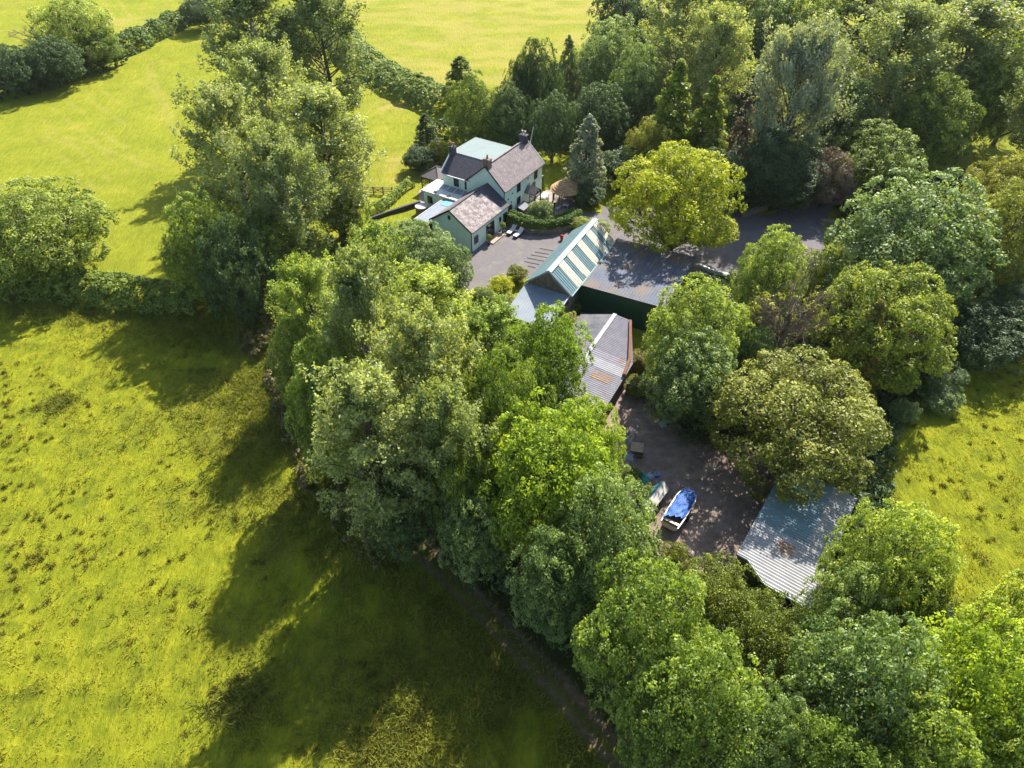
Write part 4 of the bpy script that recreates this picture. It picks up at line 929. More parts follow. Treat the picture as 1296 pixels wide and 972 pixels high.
def arch_broad(key, seed, R=5.0, H=12.0, base=2.2, nlobe=17, ncl=26, nl=42, ls=0.17, cr=(0.55,0.95), lobe=(0.32,0.46), flat=0.7, squash=1.0, irregular=0.12, sep=1.15):
    rng = np.random.default_rng(seed); hc = (H-base)/2; zc = base+hc; Rv = np.array([R,R,hc*squash])
    d = []
    while len(d) < nlobe:
        q = rdir(rng, 1)[0]
        if q[2] < -0.75: continue
        if all(np.dot(q, p) < 0.80 for p in d) or rng.random() < 0.03: d.append(q)
        elif rng.random() < 0.02: nlobe -= 1
    d = np.array(d); lr = rng.uniform(*lobe, len(d))*(1+rng.normal(0,irregular,len(d)))
    Lc = d*(1-lr)[:,None]*rng.uniform(0.92,1.08,len(d))[:,None]
    Cc=[];Cn=[];Ct=[];Cr=[]
    for i in range(len(d)):
        q = rdir(rng, ncl*2); q = q[(q@d[i]) > -0.35][:ncl]
        pos = (Lc[i]+q*lr[i]*(rng.uniform(0.82,1.08,len(q))+rng.exponential(0.07,len(q)))[:,None])*Rv
        Cc.append(pos); Cn.append(unit(q+0.3*d[i]+np.array([0,0,0.35]))); Cr.append(rng.uniform(*cr, len(q)))
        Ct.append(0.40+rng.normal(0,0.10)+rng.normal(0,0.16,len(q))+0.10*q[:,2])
    Cc=np.concatenate(Cc); Cn=np.concatenate(Cn); Cr=np.concatenate(Cr); Ct=np.concatenate(Ct); keep=[]
    for k_ in range(len(Cc)):                 # tufts keep their distance, so dark gaps stay between them
        if not keep or np.min(((Cc[keep]-Cc[k_])**2).sum(1)) > (sep*Cr[k_])**2: keep.append(k_)
    Cc=[Cc[keep]]; Cn=[Cn[keep]]; Cr=[Cr[keep]*1.05]; Ct=[Ct[keep]]
    # sparse inner fill so no sky shows straight through the heart
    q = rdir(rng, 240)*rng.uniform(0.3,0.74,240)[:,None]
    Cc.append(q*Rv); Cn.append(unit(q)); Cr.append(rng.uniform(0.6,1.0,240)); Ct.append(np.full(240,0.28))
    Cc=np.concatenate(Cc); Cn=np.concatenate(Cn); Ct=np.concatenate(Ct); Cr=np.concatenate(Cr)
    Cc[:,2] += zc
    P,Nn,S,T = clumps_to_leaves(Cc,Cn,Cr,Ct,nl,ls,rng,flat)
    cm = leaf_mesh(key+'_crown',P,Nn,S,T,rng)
    segs = [(crook(rng,(0,0,-0.3),(0,0,zc+hc*0.35),5,0.02),[0.42,0.34,0.28,0.22,0.16,0.08])]
    for i in range(len(d)):
        e = Lc[i]*Rv+np.array([0,0,zc]); s_ = np.array([0,0,max(base*0.8, e[2]-R*0.7)])
        segs.append((crook(rng,s_,e,3,0.06),[0.16,0.11,0.07,0.03]))
        for j in range(4):
            f = e+rdir(rng,1)[0]*lr[i]*Rv*0.9; segs.append(([e-(e-s_)*0.25, (e+f)/2, f],[0.06,0.04,0.015]))
    ARCH[key] = dict(crown=cm, trunk=limb_mesh(key+'_trunk',segs), R=R, H=H, zc=zc)
def arch_poplar(key, seed, R=4.2, H=18.0, base=2.5, nlimb=70, ntw=13, nl=34, ls=0.125, width=0.34, tip=0.42):
    """ascending feathery limbs with twig sprays"""
    rng = np.random.default_rng(seed); segs = [(crook(rng,(0,0,-0.3),(rng.normal(0,.3),rng.normal(0,.3),H*0.96),7,0.008),list(np.linspace(0.34,0.03,8)))]
    Cc=[];Cd=[];Ct=[];Cl=[]
    for i in range(nlimb):
        t = (i+0.5)/nlimb; h = base+(H-base)*t*0.93; az = i*2.399+rng.normal(0,0.35)
        env = R*min(1.0, 0.55+1.6*t)*(1-max(0,(t-tip)/(1-tip))**1.5*0.82)*rng.uniform(0.72,1.12)
        el = math.radians(rng.uniform(28,52)+18*t)
        L = env/math.cos(el)
        e = np.array([math.cos(az)*env, math.sin(az)*env, h+L*math.sin(el)*0.8]); s_ = np.array([0,0,h])
        e[2] = min(e[2], H*1.01+rng.normal(0,0.4))
        pts = crook(rng,s_,e,3,0.05); segs.append((pts,[0.085*(1-t)+0.035,0.06*(1-t)+0.03,0.035,0.012]))
        tc = 0.42+rng.normal(0,0.13)
        for j in range(ntw):
            f = rng.uniform(0.28,1.0)**0.75; c = s_+(e-s_)*f+rng.normal(size=3)*np.array([0.5,0.5,0.35])*(0.5+0.6*(1-t))
            dd = unit((e-s_)/L*0.6+rng.normal(size=3)*0.45+np.array([0,0,0.75])); Cc.append(c); Cd.append(dd); Cl.append(rng.uniform(0.5,1.05)); Ct.append(tc+rng.normal(0,0.13))
    Cc=np.array(Cc);Cd=np.array(Cd);Ct=np.array(Ct);Cl=np.array(Cl)
    i = np.repeat(np.arange(len(Cc)), nl); k = len(i)
    s_ = rng.uniform(-0.5,1.0,k); rad = width*(1.05-np.abs(s_)*0.6)
    P = Cc[i]+Cd[i]*(s_*Cl[i])[:,None]+rng.normal(size=(k,3))*rad[:,None]*0.62
    Nn = unit(rng.normal(size=(k,3))+np.array([0,0,0.5])+0.5*unit(P*np.array([1,1,0.0])))
    cm = leaf_mesh(key+'_crown',P,Nn,ls*rng.uniform(0.7,1.3,k),Ct[i]+rng.normal(0,0.17,k)+0.12*s_,rng,0.6)
    ARCH[key] = dict(crown=cm, trunk=limb_mesh(key+'_trunk',segs,5), R=R, H=H, zc=H*0.55)
def arch_conifer(key, seed, R=2.6, H=11.0, base=0.6, tiers=26, per=10, nl=46, ls=0.12, droop=0.15, power=0.85):
    rng = np.random.default_rng(seed); segs=[(crook(rng,(0,0,-0.2),(0,0,H),6,0.006),list(np.linspace(0.22,0.02,7)))]
    Cc=[];Cn=[];Cr=[];Ct=[]
    for i in range(tiers):
        t = i/(tiers-1); h = base+(H-base)*t; r = R*(1-t)**power*rng.uniform(0.82,1.1)+0.12
        npr = max(4, int(per*(1-t*0.6)))
        for j in range(npr):
            az = rng.uniform(0,6.283); rr = r*rng.uniform(0.75,1.1); e = np.array([math.cos(az)*rr, math.sin(az)*rr, h-droop*rr+rng.normal(0,0.1)])
            if j % 3 == 0: segs.append(([np.array([0,0,h]), e*0.9+np.array([0,0,h*0.1])],[0.04,0.012]))
            for f in (1.0,0.62):
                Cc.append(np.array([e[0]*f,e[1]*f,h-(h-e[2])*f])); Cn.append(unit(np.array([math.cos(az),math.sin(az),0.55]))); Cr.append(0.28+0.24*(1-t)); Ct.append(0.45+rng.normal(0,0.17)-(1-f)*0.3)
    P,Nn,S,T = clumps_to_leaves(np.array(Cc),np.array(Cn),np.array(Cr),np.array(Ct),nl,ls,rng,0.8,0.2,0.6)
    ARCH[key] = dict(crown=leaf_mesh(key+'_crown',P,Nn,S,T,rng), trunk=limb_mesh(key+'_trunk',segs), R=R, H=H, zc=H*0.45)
def arch_bare(key, seed, R=4.5, H=11.0, n=26, leafy=0.0):
    rng = np.random.default_rng(seed); segs=[(crook(rng,(0,0,-0.2),(0,0,H*0.6),5,0.03),list(np.linspace(0.3,0.12,6)))]
    ends=[]
    for i in range(n):
        h = H*rng.uniform(0.25,0.6); az = rng.uniform(0,6.28); el = rng.uniform(0.35,1.1); L = R*rng.uniform(0.7,1.15)
        e = np.array([math.cos(az)*math.cos(el)*L, math.sin(az)*math.cos(el)*L, h+math.sin(el)*L]); s_=np.array([0,0,h])
        segs.append((crook(rng,s_,e,4,0.07),[0.10,0.08,0.055,0.035,0.012]))
        for j in range(7):
            f = rng.uniform(0.3,0.95); c = s_+(e-s_)*f; g = c+unit((e-s_)/L+rng.normal(size=3)*0.8)*rng.uniform(0.9,1.9)
            segs.append((crook(rng,c,g,2,0.08),[0.035,0.022,0.008])); ends.append(g)
            for q in range(4):
                c2 = c+(g-c)*rng.uniform(0.3,1); g2 = c2+unit((g-c)+rng.normal(size=3)*0.9)*rng.uniform(0.4,0.9); segs.append(([c2,g2],[0.018,0.006])); ends.append(g2)
    ends=np.array(ends); ends = ends[rng.random(len(ends)) < leafy]
    cm=None
    if len(ends):
        P,Nn,S,T = clumps_to_leaves(ends,np.tile([0,0,1.0],(len(ends),1)),np.full(len(ends),0.45),np.full(len(ends),0.5)+rng.normal(0,0.15,len(ends)),14,0.12,rng)
        cm = leaf_mesh(key+'_crown',P,Nn,S,T,rng)
    ARCH[key] = dict(crown=cm, trunk=limb_mesh(key+'_trunk',segs,4), R=R, H=H, zc=H*0.6)
arch_broad('big1',101,R=6.0,H=12.5,nlobe=24,ncl=44,nl=57,ls=0.116,cr=(0.44,0.76),base=0.6)
arch_broad('big2',102,R=6.0,H=12.0,nlobe=28,ncl=39,nl=57,ls=0.116,cr=(0.41,0.76),lobe=(0.26,0.42),base=0.6)
arch_broad('big3',103,R=6.0,H=13.0,nlobe=20,ncl=51,nl=60,ls=0.120,cr=(0.48,0.86),lobe=(0.32,0.5),irregular=0.2,base=0.6)
arch_broad('oak1',104,R=6.0,H=12.0,nlobe=36,ncl=28,nl=57,ls=0.104,cr=(0.39,0.69),lobe=(0.22,0.34),base=0.8,sep=0.88)
arch_broad('oak2',105,R=6.0,H=11.5,nlobe=32,ncl=30,nl=57,ls=0.104,cr=(0.39,0.71),lobe=(0.22,0.38),irregular=0.2,base=0.8,sep=0.88)
arch_broad('dome',106,R=5.5,H=11.5,nlobe=52,ncl=25,nl=60,ls=0.096,cr=(0.39,0.63),lobe=(0.18,0.28),irregular=0.05,base=0.2,sep=0.88)
arch_broad('small1',107,R=2.4,H=5.0,base=0.3,nlobe=14,ncl=18,nl=60,ls=0.076,cr=(0.30,0.48),sep=0.88)
arch_broad('small2',108,R=2.4,H=4.6,base=0.0,nlobe=12,ncl=20,nl=60,ls=0.080,cr=(0.32,0.52),irregular=0.25,sep=0.88)
arch_broad('yew1',109,R=5.5,H=9.0,base=0.0,nlobe=30,ncl=25,nl=64,ls=0.088,cr=(0.40,0.80),lobe=(0.24,0.4),flat=0.4,irregular=0.25,sep=0.88)
arch_poplar('pop1',201)
arch_poplar('pop2',202,R=4.6,nlimb=62,ntw=15)
arch_poplar('pop3',203,R=5.2,H=17.0,nlimb=76,ntw=14,width=0.4,tip=0.3)
arch_poplar('wil1',204,R=5.0,H=12.0,base=1.0,nlimb=60,ntw=18,nl=38,ls=0.12,width=0.36,tip=0.25)
arch_conifer('con1',301)
arch_conifer('con2',302,R=2.4,H=12,droop=-0.2,power=0.6)
arch_bare('bare1',401,n=34,leafy=0.10)
arch_bare('bare2',402,R=3.2,H=9,n=12)

def tree(u, v, rpx, H, arch, leaf, label, cat='tree', group=None, bark='bark', name=None, rxy=None, kz=None, rot=None, zc_f=None):
    """crown centre seen at (u, v), crown radius rpx photo pixels, real height H"""
    A = ARCH[arch]; zc = A['zc']/A['H']*H
    p = G(u, v, zc); r = rpx*depth_of(p)/FPX
    o = empty(name or {'p':'poplar_tree','w':'willow_tree','c':'conifer_tree','y':'yew_tree'}.get(arch[0],'broadleaf_tree'), (p[0],p[1],0), 0, label, cat, group)
    rr = random.Random(int(u*7+v*13)); s = r/A['R']; tr = link('trunk', A['trunk'], o); tr.data.materials or tr.data.materials.append(M['bark'])
    tr.material_slots[0].link = 'OBJECT'; tr.material_slots[0].material = M[bark]
    rz = rr.uniform(0,6.28) if rot is None else rot
    sc = (s*rr.uniform(0.95,1.05), s*rr.uniform(0.95,1.05), H/A['H']); tr.scale = sc; tr.rotation_euler = (0,0,rz)
    if A['crown']:
        if not A['crown'].materials: A['crown'].materials.append(LM['mid'])
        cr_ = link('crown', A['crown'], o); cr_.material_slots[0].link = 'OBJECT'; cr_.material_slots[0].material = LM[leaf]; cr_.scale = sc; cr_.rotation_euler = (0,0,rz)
    TREES.append((p[0],p[1],r,label)); return o
TREES = []
GP = 'tall poplars beyond the hedge'; GC = 'tall trees in the middle clump'; GB = 'trees in the lower tree belt'; GW_ = 'trees in the wood behind the house'
GH = 'trees in the far left hedge'; GR = 'trees on the right of the yard'
# far left hedge
tree(92,38,52.8,13.5,'oak1','fresh','round pale green tree standing tallest in the far left field hedge',group=GH)
tree(18,88,40.8,9,'oak2','dark','dark bushy tree at the left edge of the far hedge',group=GH)
tree(66,78,38.4,9,'big1','dark','dark low tree between the ivy stump and the round pale green tree',group=GH)
tree(122,62,31.2,7.5,'oak1','mid','small green tree at the right foot of the round pale tree in the far hedge',group=GH)
tree(258,14,28.8,7.5,'oak2','dark','small dark tree where the far left hedge nears the poplars',group=GH)
tree(318,-14,30,7,'big1','dark','dark tree at the top edge above the poplars',group=GH)
# left hedge oak and its neighbour
tree(52,290,88,12,'oak2','mid','broad spreading oak at the left edge of the picture above the hedge',rot=0.4)
tree(258,318,50,15,'big3','mid','dark rounded tree at the right end of the near left hedge')
tree(300,345,50,14,'oak1','dark','dark tree between the near left hedge and the tall poplars')
# poplar clump
tree(330,80,64,24,'pop1','poplar','grey green poplar farthest left at the top of the poplar clump',group=GP,bark='palebark')
tree(408,78,60,24,'pop2','poplar','grey green poplar at the top right of the poplar clump with dark trunk showing',group=GP)
tree(345,150,62,21,'pop3','poplar','middle poplar of the clump beyond the hedge',group=GP,bark='palebark')
tree(302,215,62,21,'pop2','poplar','poplar bulging left over the field in the clump beyond the hedge',group=GP)
tree(415,205,60,20,'pop1','poplar','poplar on the right of the clump facing the pale flat roof',group=GP)
tree(362,262,62,19,'pop3','poplar','nearest poplar of the clump beyond the hedge',group=GP,bark='palebark')
tree(336,318,50,12,'oak1','mid','mid green tree at the foot of the nearest poplar')
tree(430,262,34,9,'big2','mid','low green tree between the poplars and the annexe lawn')
# sycamore by annexe
tree(526,322,54,9,'big2','syc','dark dense sycamore close to the annexe gable end')
tree(566,340,32,7.5,'big1','syc','smaller dark sycamore beside the yard tarmac below the annexe')
# middle clump
tree(400,408,54,15,'pop3','fresh','yellow green feathery tree at the upper left of the middle clump',group=GC)
tree(478,362,50,14,'pop2','fresh','bright feathery tree at the top of the middle clump below the dense sycamore',group=GC)
tree(546,420,62,15,'pop1','fresh','bright green tree in the middle clump facing the bushes by the yard',group=GC)
tree(470,450,65.1,20.7,'pop3','poplar','grey green tree at the heart of the middle clump',group=GC,bark='palebark')
tree(622,455,56,13,'pop2','fresh','bright feathery tree in the middle clump below the bushes by the yard',group=GC)
tree(692,462,58.8,13.4,'big2','bright','bright green round tree against the patched low shed roof',group=GC)
tree(424,520,63,15.9,'oak2','mid','leafy green tree on the field side of the middle clump',group=GC)
tree(540,505,73.5,19.5,'pop3','poplar','broad grey green tree in the centre of the middle clump',group=GC)
tree(475,585,69.3,19.5,'pop1','poplar','dusky grey green tree at the lower left of the middle clump',group=GC)
tree(560,590,63,17.1,'pop3','poplar','feathery grey tree at the bottom of the middle clump beside the bright ash',group=GC,bark='palebark')
tree(628,540,60,17,'oak1','mid','green tree between the middle clump and the bright ash',group=GC)
tree(512,640,54,11,'big1','dark','dark tree in shade at the head of the field track',group=GC)
tree(385,455,42,11,'big1','mid','green tree leaning out over the field at the left of the middle clump',group=GC)
tree(668,510,42,11,'oak2','fresh','fresh green tree tucked under the low shed wall',group=GC)
# lower belt
tree(600,680,46,10,'big2','syc','dark blue green tree hanging over the head of the field track',group=GB)
tree(575,615,44,15,'oak2','mid','mid green tree squeezed between the feathery grey tree and the bright ash',group=GC)
tree(690,618,90,16.5,'big3','bright','large bright lime green ash left of the dirt yard',group=GB,rot=1.0)
tree(742,575,52,13,'big2','bright','bright ash at the top of the belt beside the spoil heap',group=GB)
tree(764,690,70,15,'big1','syc','blue green horse chestnut below the two boats',group=GB,rot=2.0)
tree(700,745,54,13,'big3','syc','dark blue green tree overhanging the field track',group=GB)
tree(812,812,84,16.5,'big2','fresh','pale tipped green tree halfway down the track',group=GB)
tree(868,905,86,16.5,'big1','fresh','fresh green tree at the bottom edge of the belt beside the track end',group=GB)
tree(950,950,62,14.2,'big3','syc','dark tipped tree at the bottom edge between two fresh green trees',group=GB)
tree(905,762,66,7.5,'yew1','yew','low yew with bare brown branches showing below the dirt yard',name='yew_tree')
tree(965,812,68,8,'yew1','yew','broad dark yellow green yew below the corrugated shed',name='yew_tree')
tree(848,722,30,6,'yew1','yew','small dark yew at the lower edge of the dirt yard beside the pale log',name='yew_tree')
tree(1118,722,76,14.2,'oak2','fresh','round green tree right of the corrugated shed',group=GB)
tree(1068,780,56,11.8,'big2','syc','blue green tree below the right corner of the corrugated shed',group=GB)
tree(1150,780,46,10.6,'yew1','yew','dark low tree between the lower right tree crowns',group=GB)
tree(1075,890,88,16.5,'big1','syc','large mixed green tree at the bottom centre right',group=GB)
tree(1205,880,92,16.5,'big3','bright','large bright green tree near the bottom right corner',group=GB)
tree(1290,815,70,14.2,'big2','fresh','green tree cut by the right edge above the bottom right corner',group=GB)
tree(1140,985,80,15.3,'big2','fresh','green tree cut by the bottom edge left of the bottom right corner',group=GB)
tree(1020,1000,70,14.2,'big1','mid','mid green tree cut by the bottom edge below the yews',group=GB)
tree(1290,960,80,15.3,'big1','fresh','green tree filling the bottom right corner',group=GB)
# right of the yard
tree(1010,540,106,12,'dome','olive','great rounded olive yellow tree overhanging the corrugated shed',group=GR,rot=0.3)
tree(878,425,63.9,13.2,'big2','fresh','pale topped tree between the green shed and the bare tree',group=GR)
tree(872,480,59.7,11,'big3','syc','dark sycamore leaning over the top of the dirt yard',group=GR)
tree(975,350,45.3,12.1,'big1','fresh','small bright headed tree in front of the driveway',group=GR)
tree(1000,392,60,15,'bare1','olive','half dead tree with bare brown twigs right of the pale topped tree',bark='deadbark',group=GR)
tree(1114,418,86,13.5,'dome','yolive','dense yellow green dome shaped tree behind the great olive tree',group=GR)
tree(1085,452,40,12,'con1','rusty','rusty orange conifer between the two dome shaped trees',name='conifer_tree')
tree(1150,312,100.9,17.6,'big3','syc','huge pale green sycamore on the right of the drive',group=GR,rot=0.8)
tree(1255,310,72.1,15.4,'oak2','olive','yellowish tree at the right edge beside the huge sycamore',group=GR)
tree(1275,252,53.6,13.2,'oak1','olive','pale yellowish treetop at the right edge above its larger neighbour',group=GR)
tree(1240,420,61.8,6.6,'big1','dark','dark low tree in shade under the huge sycamore',group=GR)
tree(1180,470,41.2,4.4,'oak2','dark','shaded scrub tree beside the right hand field',group=GR)
tree(1292,400,51.5,7.7,'big1','dark','dark tree on the right edge under the yellowish tree',group=GR)
# yellow tree, silver conifer
tree(925,430,34,9,'oak1','fresh','fresh green tree filling the gap left of the half dead tree',group=GR)
tree(945,455,34,9,'big2','dark','dark low tree at the top right of the dirt yard',group=GR)
tree(1045,345,30,7,'oak1','yolive','yellowish low tree beside the white wall below the gate',group=GR)
tree(1330,140,60,19,'pop3','poplar','poplar past the right edge beyond the shaded paddock',group='trees in the wood behind the house')
tree(1295,105,44,19,'big2','mid','tree on the right edge at the head of the shaded paddock',group='trees in the wood behind the house')
tree(1240,125,44,17,'big1','mid','green tree overhanging the shaded paddock',group='trees in the wood behind the house')
tree(858,254,86,15,'oak1','lime','vivid yellow green tree between the striped barn and the drive',rot=2.2)
tree(742,205,28,12,'con2','silver','slender silver green conifer behind the gazebo',name='conifer_tree')
# wood behind
W = GW_
tree(540,170,17,6,'con2','dark','small dark upright conifer in the paddock left of the pale flat roof',name='conifer_tree')
tree(556,192,17,4,'small1','olive','small yellowish shrub tree touching the rear chimney')
tree(530,200,22,4,'small1','dark','dark round bush in the paddock behind the pavilion')
tree(584,108,26,9,'con2','mid','pointed green tree at the end of the wide bramble hedge',name='conifer_tree')
tree(598,142,37.4,12.5,'oak1','mid','round green tree between the bramble hedge and the pale flat roof',group=W)
tree(642,150,33,11.2,'big1','dark','dark leafy tree directly behind the pale flat roof',group=W)
tree(682,112,32,16,'yew1','dark','broad dark cypress behind the far chimney',name='conifer_tree',group=W)
tree(658,122,24,14,'yew1','dark','narrower dark cypress left of the broad one',name='conifer_tree',group=W)
tree(700,160,35.2,11.2,'oak2','dark','dark tree right of the far chimney',group=W)
tree(718,95,15,12,'con2','poplar','slim grey green tree standing alone against the top field',name='conifer_tree')
tree(772,78,50,16,'big3','syc','tall blue green tree at the left end of the wood against the top field',group=W)
tree(806,115,37.4,15,'big1','syc','smaller blue green tree in front of the tall one in the wood',group=W)
tree(790,30,44,17.5,'big2','dark','dark tree at the top of the wood on the left',group=W)
tree(760,150,39.6,11.2,'big1','dark','shaded tree left of the yellow tree at the wood edge',group=W)
tree(862,62,52,21,'pop2','poplar','tall feathery poplar in the wood above the yellow tree',group=W)
tree(905,90,50,20,'pop3','poplar','tall feathery poplar just right of the first in the wood',group=W)
tree(930,20,50,20,'pop1','poplar','poplar at the top edge in the middle of the wood',group=W)
tree(850,155,41.8,16.2,'con1','yolive','yellowish larch behind the vivid yellow green tree',name='conifer_tree',group=W)
tree(893,170,35.2,15,'con1','yolive','second yellowish larch just right of the vivid tree top',name='conifer_tree',group=W)
tree(820,190,30.8,10,'oak1','olive','yellowish low tree left of the vivid yellow green tree top',group=W)
tree(938,175,25,11,'con1','mauve','pinkish brown conifer right of the vivid yellow green tree',name='conifer_tree')
tree(1000,138,60,22,'wil1','silver','pale silver green willow in the middle of the wood',name='willow_tree')
tree(1030,92,34,13,'oak1','lime','bright yellow green treetop behind the silver willow')
tree(1062,160,46.2,15,'big1','dark','dark tree right of the silver willow',group=W)
tree(1130,95,70,22,'pop3','poplar','broad tall poplar in the right of the wood',group=W)
tree(1215,85,72,22,'pop1','poplar','tall poplar at the right of the wood beside the shaded paddock',group=W)
tree(1180,30,66,22,'pop2','poplar','poplar at the top edge of the wood towards the right',group=W)
tree(1285,35,60,20,'pop3','poplar','poplar in the top right corner',group=W)
tree(1085,25,56,20,'pop1','poplar','poplar at the top edge behind the bright yellow treetop',group=W)
tree(1010,45,48.4,18.8,'big2','mid','green tree at the top edge left of the right hand poplars',group=W)
tree(968,60,41.8,17.5,'big1','dark','dark tree between the top edge poplars',group=W)
tree(985,215,57.2,11.2,'big3','dark','dark tree behind the drive under the silver willow',group=W)
tree(1105,205,61.6,11.2,'big1','mid','deep green tree on the far side of the drive',group=W)
tree(1050,225,37.4,8.8,'oak2','mauve','purplish shaded bush at the head of the drive',group=W)
tree(905,225,39.6,8.8,'oak2','dark','dark tree right behind the vivid yellow green tree',group=W)
tree(1180,160,50.6,15,'big2','mid','green tree at the foot of the broad poplars',group=W)
tree(960,238,28,4,'small2','mid','low green bush behind the left drive wall')
tree(1150,60,44,17.5,'big3','dark','dark tree behind the broad tall poplars',group=W)
tree(790,210,30,6,'small1','dark','dark shrub between the silver conifer and the yellow tree')
tree(742,245,24,3.5,'small2','dark','dark shrub at the foot of the silver conifer')
# garden shrubs
def shrub(u, v, rpx, H, arch, leaf, label, name='shrub'): return tree(u,v,rpx,H,arch,leaf,label,'shrub',None,'bark',name)
shrub(685,266,17,3.6,'small1','syc','round green shrub tree standing in the terrace hedge')
shrub(735,283,14,1.8,'small2','yolive','yellow green bush at the far end of the striped barn left of the ridge')
shrub(758,287,15,1.8,'small2','poplar','grey green bush beside the ridge end of the striped barn')
shrub(612,375,17,2.6,'small1','mid','dark green rounded bush beside the yard tarmac')
shrub(634,362,17,2.6,'small2','lime','yellow green bush behind the dark round bush by the yard')
shrub(654,346,14,2.4,'small1','olive','yellowish bush touching the corner of the striped barn')
shrub(640,388,20,3.0,'small2','yolive','yellow green bush between the middle clump and the lean-to')
shrub(714,408,18,2.6,'small2','olive','yellowish bush in the corner below the lean-to roof')
shrub(726,388,10,2.0,'small1','mid','green creeper bush against the barn corner')
shrub(808,488,18,2.0,'small2','olive','brownish shrub along the eave of the patched low shed')
shrub(812,455,16,2.0,'small2','rusty','rust tinged shrub right of the bent rusty beam')
shrub(815,625,16,1.6,'small2','yew','green scrub growing between the teal sheet and the narrow boat')
shrub(800,600,12,1.2,'small2','yew','small green scrub under the teal sheet')
shrub(645,259,7,1.2,'small1','lime','small yellow green bush by the arched door')
shrub(1190,500,28,2.5,'small2','syc','leafy pale scrub at the top of the right hand field')
shrub(1145,520,18,2.2,'small2','bramble','pale scrub behind the great olive tree beside the field')
# bare and ivied stumps
tree(45,46,26,11,'bare2','mid','dead ivy clad trunk with bare limbs in the far left hedge',bark='deadbark',name='dead_tree')

# topiary, pot plants
def ball(name, r, n, ls, seed, mat, parent, z=0):
    rng = np.random.default_rng(seed); q = rdir(rng, n); P = q*r*rng.uniform(0.8,1.03,n)[:,None]+np.array([0,0,z])
    me = leaf_mesh(name,P,unit(q+0.5*rng.normal(size=(n,3))),ls*rng.uniform(.7,1.3,n),0.5+rng.normal(0,.2,n),rng); return link(name, me, parent, mat)
for k, (t, z, r, leaf) in enumerate(POTS): ball('foliage', r, 900, 0.055, 900+k, LM[leaf], t, z+0.25 if z > 0.9 else z)
rng = np.random.default_rng(77); q = rdir(rng, 160); q[:,2] = abs(q[:,2])
me = leaf_mesh('flowers', q*0.27+np.array([0,0,0.55]), q, np.full(160,0.06), np.zeros(160), rng); link('flowers', me, POTS[2][0], plain('red_petals',(0.55,0.04,0.03),0.7,0.2))

# ------------------------------------------------------------------ hedges
def hedge(name, P, wid, hgt, mat, label, seed, dens=5.0, nl=26, ls=0.13, clipped=False, lump=0.3, cat='hedge', kind=None):
    rng = np.random.default_rng(seed); P = [np.array(p)[:2] for p in P]; Cc=[];Cn=[];Cr=[];Ct=[]
    for i in range(len(P)-1):
        a, b = P[i], P[i+1]; L = np.hypot(*(b-a)); d = (b-a)/L; n_ = np.array([-d[1], d[0]]); k = int(L*dens*(wid+hgt)/2)
        t = rng.random(k)*L; an = rng.uniform(0, math.pi, k)
        pos = a[None]+d[None]*t[:,None]; g = fbm(pos[:,0], pos[:,1], seed, 3.0, 2)
        w_ = wid/2*(1+lump*(g-0.5)*2); h_ = hgt*(1+lump*(g-0.5)*2.4)
        if clipped:
            e = 0.35; cx = np.sign(np.cos(an))*np.abs(np.cos(an))**e; cz = np.abs(np.sin(an))**e
        else: cx = np.cos(an); cz = np.sin(an)**0.8
        Cc.append(np.stack([pos[:,0]+n_[0]*cx*w_, pos[:,1]+n_[1]*cx*w_, cz*h_*rng.uniform(0.85,1.05,k)], -1))
        Cn.append(unit(np.stack([n_[0]*cx, n_[1]*cx, cz+0.2], -1))); Cr.append(rng.uniform(0.28,0.55,k)*(0.6 if clipped else 1)); Ct.append(0.4+rng.normal(0,0.12 if clipped else 0.18,k)+0.25*(g-0.5))
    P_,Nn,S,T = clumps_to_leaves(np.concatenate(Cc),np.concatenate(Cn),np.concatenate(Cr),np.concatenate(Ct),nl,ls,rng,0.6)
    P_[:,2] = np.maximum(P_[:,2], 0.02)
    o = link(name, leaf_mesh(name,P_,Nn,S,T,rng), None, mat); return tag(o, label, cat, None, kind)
hedge('field_hedge', pxs([(140,72),(170,60),(200,44),(235,28),(265,16),(300,2),(345,-12)],0.5), 4.5, 3.4, LM['bramble'], 'long hedge running from the round pale tree to the top edge on the left', 1, ls=0.19, nl=24, dens=8, lump=0.25)
hedge('field_hedge', pxs([(-60,130),(0,118),(40,108),(80,96),(125,80),(145,72)],0.5), 7.0, 5.0, LM['dark'], 'dark thick hedge under the trees at the far left', 2, ls=0.2, nl=24, dens=7)
hedge('field_hedge', pxs([(-60,372),(-10,366),(60,364),(100,368),(150,374),(205,380),(260,382)],0.5), 4.8, 3.2, LM['mid'], 'wide pale green hedge between the spreading oak and the dark rounded tree', 3, ls=0.14, nl=30, dens=13, lump=0.18)
hedge('bramble_hedge', pxs([(398,-4),(415,30),(440,62),(470,88),(505,108),(540,124),(568,136)],0.5), 8.0, 3.6, LM['bramble'], 'wide bramble hedge curving below the top field to the wood', 4, ls=0.19, nl=26, dens=7, lump=0.2)
hedge('clipped_hedge', [hl(*p) for p in [(9.7,0.0),(9.3,-1.2),(9.1,-2.8),(9.4,-4.2),(10.2,-5.5),(11.2,-6.5),(12.6,-7.2),(14.2,-7.6),(15.4,-7.7)]], 1.7, 1.75, LM['hedge'], 'smooth clipped green hedge on the curved rubble wall', 5, dens=80, nl=34, ls=0.08, clipped=True, lump=0.05)
hedge('garden_hedge', pxs([(470,268),(484,262),(497,250),(508,240),(520,232)],0.3), 1.5, 1.3, LM['fresh'], 'loose pale green hedge between the paddock gate and the dark edging', 6, dens=12, ls=0.12)
hedge('yard_border', pxs([(590,388),(600,398),(618,404)],0.3), 2.5, 1.3, LM['mid'], 'low shaded border plants at the bottom of the tarmac', 8, dens=8, ls=0.12)
